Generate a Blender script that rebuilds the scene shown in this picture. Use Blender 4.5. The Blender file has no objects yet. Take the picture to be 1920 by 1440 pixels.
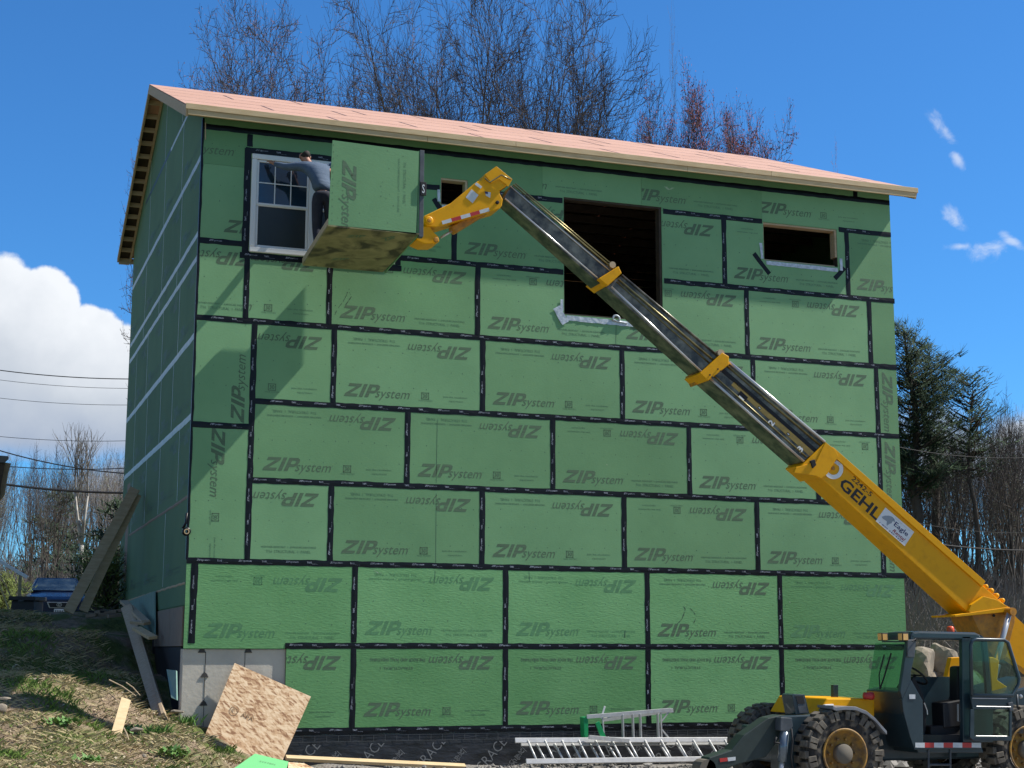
import bpy, bmesh, math, random
import numpy as np
from mathutils import Vector, Matrix
R = math.radians
rnd = random.Random(7)
scene = bpy.context.scene
col = scene.collection
# ---------------------------------------------------------------- camera
CAM = Vector((-3.1141, -23.1387, 1.1428))
EUL = (1.74252, -0.00224, -0.33679)
FPX = 2884.3
cd = bpy.data.cameras.new('camera'); cam = bpy.data.objects.new('camera', cd); col.objects.link(cam)
cam.location = CAM; cam.rotation_euler = EUL
cd.sensor_width = 36.0; cd.lens = FPX * 36.0 / 1920.0; cd.clip_end = 3000
scene.camera = cam
scene.render.resolution_x = 1024; scene.render.resolution_y = 768
_M = np.array(cam.rotation_euler.to_matrix())
_C = np.array(CAM)
def ray(px, py):
    return _M @ np.array([(px-960)/FPX, -(py-720)/FPX, -1.0])
class BY(float):
    """offset from the vertical plane the boom swings in (slightly turned from the wall)"""
    def __add__(s, o): return BY(float(s)+float(o))
    def __sub__(s, o): return BY(float(s)-float(o))
BS = -.085; BX = 4.8
def at(px, py, ax, val):
    """point where the sight line through a photograph pixel meets a world plane"""
    d = ray(px, py)
    if isinstance(val, BY): t = (float(val)+BS*(_C[0]-BX)-_C[1])/(d[1]-BS*d[0])
    else: t = (val-_C[ax])/d[ax]
    return Vector(_C + t*d)
def dp(px, py, D):
    return Vector(_C + D*ray(px, py))
# ---------------------------------------------------------------- sky, sun, exposure
SUN = Vector((1.65, -0.35, 2.05)).normalized()
el = math.asin(SUN.z); az = math.atan2(SUN.x, SUN.y)
w = bpy.data.worlds.new("World"); scene.world = w; w.use_nodes = True
nt = w.node_tree; nt.nodes.clear()
class NX:
    """tiny node expression helper"""
    def __init__(s, nt): s.nt = nt
    def m(s, op, a, b=None, c=None):
        n = s.nt.nodes.new('ShaderNodeMath'); n.operation = op
        for i, x in enumerate((a, b, c)):
            if x is None: continue
            if isinstance(x, (int, float)): n.inputs[i].default_value = x
            else: s.nt.links.new(x, n.inputs[i])
        return n.outputs[0]
X = NX(nt)
N = nt.nodes.new; Lk = nt.links.new
sky = N('ShaderNodeTexSky'); sky.sky_type = 'NISHITA'; sky.sun_disc = False
sky.sun_elevation = el; sky.sun_rotation = az; sky.altitude = 500; sky.air_density = 1.0; sky.dust_density = 0.25; sky.ozone_density = 4.0
hs = N('ShaderNodeHueSaturation'); hs.inputs['Saturation'].default_value = 1.0; hs.inputs['Value'].default_value = 1.0
tint = N('ShaderNodeMixRGB'); tint.blend_type = 'MULTIPLY'; tint.inputs[0].default_value = 1.0; tint.inputs[2].default_value = (.42, .95, 1.38, 1)
Lk(sky.outputs[0], tint.inputs[1]); Lk(tint.outputs[0], hs.inputs['Color'])
tc = N('ShaderNodeTexCoord'); sp = N('ShaderNodeSeparateXYZ'); Lk(tc.outputs['Generated'], sp.inputs[0])
u = X.m('ARCTAN2', sp.outputs[0], sp.outputs[1])
v = X.m('ARCSINE', sp.outputs[2])
no = N('ShaderNodeTexNoise'); no.inputs['Scale'].default_value = 16; no.inputs['Detail'].default_value = 9; no.inputs['Roughness'].default_value = 0.56
Lk(tc.outputs['Generated'], no.inputs['Vector'])
no2 = N('ShaderNodeTexNoise'); no2.inputs['Scale'].default_value = 9; no2.inputs['Detail'].default_value = 6; no2.inputs['Roughness'].default_value = 0.5
Lk(tc.outputs['Generated'], no2.inputs['Vector'])
nz = X.m('SUBTRACT', no.outputs[0], 0.5); nz2 = X.m('SUBTRACT', no2.outputs[0], 0.5)
no3 = N('ShaderNodeTexNoise'); no3.inputs['Scale'].default_value = 55; no3.inputs['Detail'].default_value = 8; no3.inputs['Roughness'].default_value = 0.62; no3.inputs['Distortion'].default_value = .6
Lk(tc.outputs['Generated'], no3.inputs['Vector']); nz3 = X.m('SUBTRACT', no3.outputs[0], 0.5)
def ell(cu, cv, a, b, rot=0.0):
    du = X.m('SUBTRACT', u, cu); dv = X.m('SUBTRACT', v, cv)
    c, s_ = math.cos(rot), math.sin(rot)
    p = X.m('ADD', X.m('MULTIPLY', du, c/a), X.m('MULTIPLY', dv, s_/a))
    q = X.m('SUBTRACT', X.m('MULTIPLY', dv, c/b), X.m('MULTIPLY', du, s_/b))
    return X.m('SUBTRACT', 1.0, X.m('SQRT', X.m('ADD', X.m('POWER', X.m('ABSOLUTE', p), 2.0), X.m('POWER', X.m('ABSOLUTE', q), 2.0))))
def umax(l):
    o = l[0]
    for k in l[1:]: o = X.m('MAXIMUM', o, k)
    return o
def sstep(x, lo, hi):
    n = N('ShaderNodeMapRange'); n.interpolation_type = 'SMOOTHSTEP'
    n.inputs[1].default_value = lo; n.inputs[2].default_value = hi; Lk(x, n.inputs[0]); return n.outputs[0]
big = umax([ell(0.000, 0.187, .060, .058), ell(0.034, 0.205, .026, .034), ell(0.062, 0.185, .030, .032), ell(0.088, 0.170, .040, .036), ell(-.09, 0.20, .10, .075),
            ell(0.02, 0.142, .08, .032), ell(.07, .14, .06, .03), ell(-.04, .15, .06, .03), ell(0.16, 0.13, .09, .045), ell(.3, .12, .16, .03)])
big = X.m('ADD', big, X.m('MULTIPLY', nz, 0.95))
bigm = sstep(big, 0.0, 0.10)
bot = sstep(X.m('ADD', v, X.m('MULTIPLY', nz2, .04)), 0.108, 0.132)          # ragged flat cloud base
bigm = X.m('MULTIPLY', bigm, bot)
low = umax([ell(.095, .10, .05, .030), ell(.62, .125, .085, .036), ell(.70, .135, .10, .028), ell(.655, .130, .05, .026), ell(.48, .11, .1, .03), ell(-.05, .09, .05, .02)])
lowm = sstep(X.m('ADD', low, X.m('MULTIPLY', nz, 2.4)), 0.15, 0.75)
wis = umax([ell(.6215, .3235, .019, .0058, -1.05), ell(.6285, .306, .010, .0040, -1.0), ell(.6262, .2690, .0115, .0062, -.9), ell(.6440, .2478, .0135, .0075, 0.1), ell(.6600, .252, .016, .004, -.7), ell(.628, .251, .01, .003, 0)])
wism = X.m('MULTIPLY', sstep(X.m('ADD', wis, X.m('MULTIPLY', nz3, 3.0)), 0.05, 1.25), 0.50)
dens = X.m('MAXIMUM', X.m('MAXIMUM', bigm, lowm), wism)
away = X.m('MULTIPLY', sstep(X.m('ABSOLUTE', X.m('SUBTRACT', u, .33)), .62, .95), X.m('MULTIPLY', sstep(v, .02, .12), sstep(X.m('MULTIPLY', v, -1.0), -1.1, -.7)))
fill_cloud = X.m('MULTIPLY', away, sstep(nz2, -.12, .10))        # unseen grey cloud added outside this view for neutral fill light
ccr = N('ShaderNodeValToRGB'); e = ccr.color_ramp.elements
e[0].position = 0.118; e[0].color = (3.0, 3.7, 5.0, 1); e[1].position = 0.232; e[1].color = (7.9, 8.2, 8.6, 1)
e2 = ccr.color_ramp.elements.new(0.178); e2.color = (5.1, 5.6, 6.3, 1)
Lk(X.m('ADD', v, X.m('ADD', X.m('MULTIPLY', nz2, .14), X.m('MULTIPLY', nz, .07))), ccr.inputs[0])
mx0 = N('ShaderNodeMixRGB'); Lk(fill_cloud, mx0.inputs[0]); Lk(hs.outputs[0], mx0.inputs[1]); mx0.inputs[2].default_value = (2.3, 2.2, 2.1, 1)
mx = N('ShaderNodeMixRGB'); Lk(dens, mx.inputs[0]); Lk(mx0.outputs[0], mx.inputs[1]); Lk(ccr.outputs[0], mx.inputs[2])
bg = N('ShaderNodeBackground'); bg.inputs['Strength'].default_value = 0.088; Lk(mx.outputs[0], bg.inputs[0])
wo = N('ShaderNodeOutputWorld'); Lk(bg.outputs[0], wo.inputs[0])
sd = bpy.data.lights.new('sun', 'SUN'); sd.energy = 5.0; sd.angle = R(0.53); sd.color = (1.0, 0.955, 0.88)
so = bpy.data.objects.new('sun', sd); col.objects.link(so); so.location = (20, -10, 40)
so.rotation_euler = (-SUN).to_track_quat('-Z', 'Y').to_euler()
scene.view_settings.view_transform = 'Standard'; scene.view_settings.look = 'None'
scene.view_settings.gamma = 1.0; scene.view_settings.exposure = 0.42
scene.cycles.max_bounces = 6; scene.cycles.diffuse_bounces = 3; scene.cycles.glossy_bounces = 3; scene.cycles.transparent_max_bounces = 8
scene.cycles.use_denoising = True

# ---------------------------------------------------------------- materials
def lin(r, g, b):
    f = lambda c: (c/255/12.92) if c/255 <= .04045 else ((c/255+.055)/1.055)**2.4
    return (f(r), f(g), f(b))
_mats = {}
def mat(name, c, rough=.6, metal=0., c2=None, nscale=4., stretch=(1, 1, 1), detail=6, lo=.35, hi=.65, bump=0., bscale=None, rand=0., spec=.5, trans=0., bstretch=None, coat=0.):
    if name in _mats: return _mats[name]
    m = bpy.data.materials.new(name); m.use_nodes = True; nt = m.node_tree; b = nt.nodes['Principled BSDF']
    b.inputs['Roughness'].default_value = rough; b.inputs['Metallic'].default_value = metal
    b.inputs['Specular IOR Level'].default_value = spec
    if trans: b.inputs['Transmission Weight'].default_value = trans
    if coat: b.inputs['Coat Weight'].default_value = coat
    src = None
    tcn = nt.nodes.new('ShaderNodeTexCoord'); mp = nt.nodes.new('ShaderNodeMapping'); mp.inputs['Scale'].default_value = stretch
    nt.links.new(tcn.outputs['Object'], mp.inputs[0])
    if c2 is not None:
        n = nt.nodes.new('ShaderNodeTexNoise'); n.inputs['Scale'].default_value = nscale; n.inputs['Detail'].default_value = detail; n.inputs['Roughness'].default_value = .6
        nt.links.new(mp.outputs[0], n.inputs['Vector'])
        r = nt.nodes.new('ShaderNodeValToRGB'); r.color_ramp.elements[0].position = lo; r.color_ramp.elements[1].position = hi
        r.color_ramp.elements[0].color = (*c, 1); r.color_ramp.elements[1].color = (*c2, 1)
        nt.links.new(n.outputs[0], r.inputs[0]); src = r.outputs[0]
    else:
        b.inputs['Base Color'].default_value = (*c, 1)
    if rand:
        oi = nt.nodes.new('ShaderNodeObjectInfo'); h = nt.nodes.new('ShaderNodeHueSaturation')
        x = NX(nt); nt.links.new(x.m('MULTIPLY_ADD', oi.outputs['Random'], 2*rand, 1-rand), h.inputs['Value'])
        nt.links.new(x.m('MULTIPLY_ADD', oi.outputs['Random'], -rand*.5, 1+rand*.25), h.inputs['Saturation'])
        if src is not None: nt.links.new(src, h.inputs['Color'])
        else: h.inputs['Color'].default_value = (*c, 1)
        src = h.outputs[0]
    if src is not None: nt.links.new(src, b.inputs['Base Color'])
    if bump:
        n = nt.nodes.new('ShaderNodeTexNoise'); n.inputs['Scale'].default_value = bscale or nscale; n.inputs['Detail'].default_value = 5
        mp2 = nt.nodes.new('ShaderNodeMapping'); mp2.inputs['Scale'].default_value = bstretch or stretch
        nt.links.new(tcn.outputs['Object'], mp2.inputs[0]); nt.links.new(mp2.outputs[0], n.inputs['Vector'])
        bp = nt.nodes.new('ShaderNodeBump'); bp.inputs['Strength'].default_value = 1.0; bp.inputs['Distance'].default_value = bump
        nt.links.new(n.outputs[0], bp.inputs['Height']); nt.links.new(bp.outputs[0], b.inputs['Normal'])
    _mats[name] = m; return m
GREEN = mat('green_sheathing', (.134, .300, .134), .65, c2=(.172, .362, .166), nscale=.9, rand=.15, bump=.0012, bscale=22, bstretch=(1, 1, 2.2), lo=.3, hi=.7)
GREEN_LOW = mat('rough_green_sheathing', (.122, .325, .116), .65, c2=(.162, .385, .150), nscale=1.2, rand=.12, bump=.0035, bscale=14, bstretch=(1, 1, 3.5), lo=.3, hi=.7)
GREEN_SHADED = mat('shaded_green_sheathing', (.075, .160, .078), .8, c2=(.090, .185, .092), nscale=1.0, rand=.10, bump=.001, bscale=20)  # same sheathing as the front, darkened so the colour carries the gable's shade
INK = mat('grey_ink', (.070, .125, .070), .65, c2=(.105, .185, .10), nscale=30, stretch=(.05, 1, 3))
INK_FADED = mat('faded_ink', (.085, .225, .10), .6, c2=(.11, .29, .125), nscale=9)
INK_DIM = mat('small_print_ink', (.075, .165, .09), .6)
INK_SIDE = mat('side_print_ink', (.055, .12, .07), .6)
NAIL = mat('nail_dimple', (.055, .11, .07), .6)
TAPE = mat('black_flashing_tape', (.002, .003, .005), .40, spec=.28, c2=(.005, .006, .010), nscale=6, bump=.004, bscale=9)
TAPE_INK = mat('tape_print', (.48, .52, .60), .5, c2=(.10, .11, .14), nscale=22, lo=.35, hi=.6)
TAPE_SIDE = mat('pale_seam_film', (.38, .44, .46), .45, c2=(.52, .58, .60), nscale=8)
WHITE_LINE = mat('pale_panel_edge', (.36, .42, .36), .6)
FLASH = mat('silver_flashing', (.62, .66, .70), .38, metal=.25, c2=(.40, .44, .48), nscale=14, bump=.006, bscale=25)
WOOD = mat('sawn_pine', (.52, .37, .19), .7, c2=(.66, .50, .29), nscale=3, stretch=(1, 6, 6), rand=.06, lo=.3, hi=.7)
WOOD_GREY = mat('weathered_pine', (.40, .30, .185), .75, c2=(.50, .39, .26), nscale=4, stretch=(1, 6, 6), bump=.001, bscale=30, rand=.08)
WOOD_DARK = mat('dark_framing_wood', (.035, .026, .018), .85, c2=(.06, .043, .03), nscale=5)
ROOFM = mat('pink_roof_sheathing', (.49, .275, .190), .7, c2=(.57, .335, .24), nscale=2.2, stretch=(1, 3, 3), rand=.03)
ROOFSEAM = mat('dark_roof_joint', (.12, .07, .07), .7)
CONC = mat('poured_concrete', (.68, .63, .53), .85, c2=(.52, .475, .40), nscale=2.2, detail=9, lo=.3, hi=.72, bump=.003, bscale=18)
CONC_D = mat('concrete_tie_stain', (.07, .065, .06), .9)
BLACKW = mat('black_membrane', (.008, .010, .011), .45, c2=(.020, .022, .027), nscale=3, bump=.03, bscale=2.6, bstretch=(1, 1, 2.6))
MEMINK = mat('grey_membrane_print', (.17, .18, .185), .6)
MEMLINE = mat('membrane_grid_line', (.10, .11, .115), .6)
FOUND = mat('dark_foundation_coating', (.012, .013, .016), .7)
TEALF = mat('teal_foam_board', (.13, .235, .195), .7, c2=(.17, .28, .24), nscale=5)
BROWNB = mat('brown_form_board', (.20, .15, .115), .75, c2=(.26, .20, .15), nscale=4, stretch=(1, 5, 1))
OSB = mat('raw_strand_board', (.56, .36, .20), .75, c2=(.74, .55, .33), nscale=26, stretch=(1.0, 1.0, 2.6), detail=3, lo=.38, hi=.62, bump=.002, bscale=30)
YEL = mat('machine_yellow', (.84, .39, .002), .42, c2=(.66, .29, .004), nscale=7, lo=.5, hi=.85, spec=.25)
YEL_D = mat('worn_yellow', (.60, .25, .012), .5, c2=(.34, .15, .02), nscale=9)
BLUEBLK = mat('dark_blue_paint', (.016, .034, .044), .34, c2=(.024, .046, .058), nscale=3, coat=.25)
DKGREY = mat('dark_grey_steel', (.05, .06, .07), .5, c2=(.09, .10, .11), nscale=6)
BLACK = mat('black_rubber', (.012, .012, .014), .75)
SEATM = mat('black_vinyl', (.012, .012, .015), .5)
CHROME = mat('bright_steel', (.60, .59, .57), .28, metal=.6)
STEEL = mat('greasy_boom_steel', (.05, .047, .042), .32, metal=.35, c2=(.27, .235, .17), nscale=5, stretch=(1, 1, 1), lo=.4, hi=.7)
STEEL_B = mat('olive_boom_underside', (.018, .030, .018), .35, metal=.3, c2=(.045, .048, .028), nscale=4)
OLIVE = mat('tarnished_brass_rail', (.30, .25, .10), .35, metal=.6, c2=(.16, .14, .07), nscale=8)
STRIPEY = mat('scuffed_yellow_stripe', (.50, .32, .07), .55, c2=(.28, .19, .06), nscale=10, lo=.4, hi=.75)
WHITEP = mat('white_paint', (.78, .78, .76), .5)
LABEL = mat('white_label', (.66, .68, .68), .45, c2=(.55, .58, .60), nscale=20)
REDP = mat('red_reflector', (.52, .035, .03), .4)
BLKINK = mat('black_lettering', (.015, .013, .012), .5)
NAVYINK = mat('navy_lettering', (.02, .025, .12), .5)
REDINK = mat('red_lettering', (.35, .02, .03), .5)
GREYINK = mat('grey_artwork', (.30, .33, .36), .5)
VINYL = mat('white_vinyl_frame', (.74, .75, .74), .35)
ALU = mat('aluminium_rail', (.62, .62, .61), .42, metal=.25, c2=(.50, .50, .49), nscale=12)
GREENP = mat('green_ladder_plastic', (.012, .30, .10), .35)
MUDTYRE = mat('muddy_rubber', (.030, .027, .024), .9, c2=(.20, .165, .12), nscale=5.5, lo=.47, hi=.68)
MUDLUG = mat('dusty_tread', (.22, .19, .145), .9, c2=(.07, .06, .05), nscale=7, lo=.3, hi=.7)
RIMY = mat('rusty_yellow_rim', (.42, .22, .03), .6, c2=(.13, .08, .04), nscale=9)
HUBG = mat('dusty_hub', (.15, .13, .10), .8)
AMBER = mat('amber_lens', (.85, .50, .16), .25)
ORANGE = mat('orange_beacon', (.75, .10, .03), .3)
ROCK = mat('pale_boulder', (.33, .275, .205), .95, c2=(.19, .165, .13), nscale=3, bump=.02, bscale=5)
STONE = mat('grey_stone', (.33, .31, .28), .9, c2=(.18, .17, .155), nscale=6, rand=.25)
CARB = mat('blue_car_paint', (.006, .012, .042), .25, coat=.3)
SKIN = mat('skin', (.42, .20, .13), .6)
HAIR = mat('dark_hair', (.018, .011, .008), .8)
SHIRT = mat('blue_grey_shirt', (.065, .10, .155), .85, c2=(.09, .13, .19), nscale=9, bump=.012, bscale=7, bstretch=(1, 1, 3))
PANTS = mat('navy_trousers', (.010, .012, .024), .85, c2=(.025, .028, .045), nscale=5)
BARK = mat('grey_bark', (.085, .070, .058), .9, c2=(.16, .135, .115), nscale=6, stretch=(1, 1, .3))
BARK_D = mat('dark_bark', (.045, .038, .032), .9, c2=(.09, .075, .062), nscale=6, stretch=(1, 1, .3))
TWIG = mat('bare_twigs', (.085, .068, .060), .9)
TWIG_L = mat('pale_woodland_twigs', (.27, .235, .20), .9, c2=(.17, .15, .13), nscale=.6)
BIRCH = mat('white_birch_bark', (.58, .56, .52), .8, c2=(.25, .23, .2), nscale=4)
BUD = mat('reddish_buds', (.17, .075, .062), .8)
BUDR = mat('red_maple_buds', (.25, .055, .055), .8)
BUDG = mat('fresh_green_buds', (.30, .34, .20), .8)
PINE = mat('pine_needles', (.014, .038, .012), .9, c2=(.034, .072, .020), nscale=2.2)
SPRUCE = mat('spruce_needles', (.014, .036, .014), .75, c2=(.030, .062, .020), nscale=2)
CABLE = mat('black_cable', (.015, .015, .016), .6)
CEDAR = mat('woody_bank_brush', (.13, .115, .10), .9, c2=(.24, .21, .185), nscale=.5)

def glass(name, tint, rough=.02, mixf=.25):
    m = bpy.data.materials.new(name); m.use_nodes = True; nt = m.node_tree; nt.nodes.clear()
    g = nt.nodes.new('ShaderNodeBsdfGlossy'); g.inputs['Roughness'].default_value = rough
    t = nt.nodes.new('ShaderNodeBsdfTransparent'); t.inputs[0].default_value = (*tint, 1)
    f = nt.nodes.new('ShaderNodeLayerWeight'); f.inputs['Blend'].default_value = .5
    x = NX(nt); fm = x.m('MULTIPLY_ADD', x.m('POWER', f.outputs['Facing'], 4.0), .5, .03+mixf)
    s = nt.nodes.new('ShaderNodeMixShader'); nt.links.new(fm, s.inputs[0]); nt.links.new(t.outputs[0], s.inputs[1]); nt.links.new(g.outputs[0], s.inputs[2])
    o = nt.nodes.new('ShaderNodeOutputMaterial'); nt.links.new(s.outputs[0], o.inputs[0]); return m
CABGLASS = glass('tinted_cab_glass', (.62, .80, .72), mixf=.01)
WINGLASS = mat('dark_window_glass', (.010, .022, .034), .04, c2=(.018, .05, .085), nscale=1.1, spec=.8)
WINGLASS_LOW = mat('dark_insect_screen', (.012, .018, .018), .35, c2=(.022, .028, .026), nscale=1.4)
CARGLASS = mat('windscreen_glass', (.02, .03, .035), .08, c2=(.10, .13, .13), nscale=2.2, spec=.8)

def strands():
    m = bpy.data.materials.new('raw_strand_board'); m.use_nodes = True; nt = m.node_tree; b = nt.nodes['Principled BSDF']; b.inputs['Roughness'].default_value = .75
    tc = nt.nodes.new('ShaderNodeTexCoord'); x = NX(nt); outs = []
    for a, sc in ((.75, (.11, .11, .026)), (.15, (.10, .10, .028)), (1.25, (.09, .09, .024))):
        mp = nt.nodes.new('ShaderNodeMapping'); mp.inputs['Rotation'].default_value = (0, a, 0); mp.inputs['Scale'].default_value = sc; nt.links.new(tc.outputs['Object'], mp.inputs[0])
        mp.vector_type = 'TEXTURE'
        v_ = nt.nodes.new('ShaderNodeTexVoronoi'); v_.inputs['Scale'].default_value = 1.0; v_.inputs['Randomness'].default_value = 1.0; nt.links.new(mp.outputs[0], v_.inputs['Vector'])
        sp = nt.nodes.new('ShaderNodeSeparateXYZ'); nt.links.new(v_.outputs['Color'], sp.inputs[0]); outs.append(sp.outputs[0])
    mx = x.m('ADD', x.m('MULTIPLY', outs[0], .45), x.m('ADD', x.m('MULTIPLY', outs[1], .35), x.m('MULTIPLY', outs[2], .2)))
    r = nt.nodes.new('ShaderNodeValToRGB'); e = r.color_ramp.elements; e[0].position = .22; e[0].color = (.26, .13, .06, 1); e[1].position = .75; e[1].color = (.72, .55, .36, 1)
    k = e.new(.42); k.color = (.52, .33, .18, 1); nt.links.new(mx, r.inputs[0]); nt.links.new(r.outputs[0], b.inputs['Base Color']); return m
def dirty_green():
    m = bpy.data.materials.new('soiled_green_underside'); m.use_nodes = True; nt = m.node_tree; b = nt.nodes['Principled BSDF']; b.inputs['Roughness'].default_value = .8
    tc = nt.nodes.new('ShaderNodeTexCoord'); mp = nt.nodes.new('ShaderNodeMapping'); mp.inputs['Scale'].default_value = (1.3, 1.0, 1); nt.links.new(tc.outputs['Object'], mp.inputs[0])
    def nn(sc, det=6, dist=0.):
        n = nt.nodes.new('ShaderNodeTexNoise'); n.inputs['Scale'].default_value = sc; n.inputs['Detail'].default_value = det; n.inputs['Distortion'].default_value = dist; nt.links.new(mp.outputs[0], n.inputs[0]); return n.outputs[0]
    def ramp(x, a, b_, ca, cb):
        r = nt.nodes.new('ShaderNodeValToRGB'); r.color_ramp.elements[0].position = a; r.color_ramp.elements[1].position = b_
        r.color_ramp.elements[0].color = (*ca, 1); r.color_ramp.elements[1].color = (*cb, 1); nt.links.new(x, r.inputs[0]); return r.outputs[0]
    base = ramp(nn(2.2), .35, .65, (.20, .19, .085), (.36, .33, .16))
    st = ramp(nn(2.0, 10, .6), .46, .62, (0, 0, 0), (1, 1, 1))
    mx = nt.nodes.new('ShaderNodeMixRGB'); nt.links.new(st, mx.inputs[0]); nt.links.new(base, mx.inputs[1]); mx.inputs[2].default_value = (.055, .052, .026, 1)
    nt.links.new(mx.outputs[0], b.inputs['Base Color']); return m
SOILED = dirty_green(); OSB = strands()

def ground_mat():
    m = bpy.data.materials.new('soil_and_moss'); m.use_nodes = True; nt = m.node_tree; b = nt.nodes['Principled BSDF']; b.inputs['Roughness'].default_value = .95
    b.inputs['Specular IOR Level'].default_value = .2
    tc = nt.nodes.new('ShaderNodeTexCoord')
    def nn(sc, det=8):
        n = nt.nodes.new('ShaderNodeTexNoise'); n.inputs['Scale'].default_value = sc; n.inputs['Detail'].default_value = det; n.inputs['Roughness'].default_value = .62; nt.links.new(tc.outputs['Object'], n.inputs[0]); return n.outputs[0]
    def ramp(x, a, b_, ca, cb):
        r = nt.nodes.new('ShaderNodeValToRGB'); r.color_ramp.elements[0].position = a; r.color_ramp.elements[1].position = b_
        r.color_ramp.elements[0].color = (*ca, 1); r.color_ramp.elements[1].color = (*cb, 1); nt.links.new(x, r.inputs[0]); return r.outputs[0]
    soil = ramp(nn(7), .3, .7, (.17, .12, .078), (.36, .275, .19))
    moss = ramp(nn(5), .3, .7, (.055, .085, .02), (.16, .18, .055))
    grv = ramp(nn(16), .35, .65, (.17, .155, .135), (.36, .34, .31))
    mk = ramp(nn(1.1, 6), .44, .56, (0, 0, 0), (1, 1, 1))
    m1 = nt.nodes.new('ShaderNodeMixRGB'); nt.links.new(mk, m1.inputs[0]); nt.links.new(soil, m1.inputs[1]); nt.links.new(moss, m1.inputs[2])
    sx = nt.nodes.new('ShaderNodeSeparateXYZ'); nt.links.new(tc.outputs['Object'], sx.inputs[0])
    x = NX(nt)
    def mr(s, a, b_):
        r = nt.nodes.new('ShaderNodeMapRange'); r.interpolation_type = 'SMOOTHSTEP'; r.inputs[1].default_value = a; r.inputs[2].default_value = b_; nt.links.new(s, r.inputs[0]); return r.outputs[0]
    gm = x.m('MULTIPLY', mr(sx.outputs[0], .8, 2.4), x.m('SUBTRACT', 1.0, mr(sx.outputs[1], 8., 14.)))
    m2 = nt.nodes.new('ShaderNodeMixRGB'); nt.links.new(gm, m2.inputs[0]); nt.links.new(m1.outputs[0], m2.inputs[1]); nt.links.new(grv, m2.inputs[2])
    nt.links.new(m2.outputs[0], b.inputs['Base Color'])
    bp = nt.nodes.new('ShaderNodeBump'); bp.inputs['Distance'].default_value = .09; nt.links.new(nn(9, 9), bp.inputs['Height']); nt.links.new(bp.outputs[0], b.inputs['Normal'])
    return m
GROUND = ground_mat()

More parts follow.
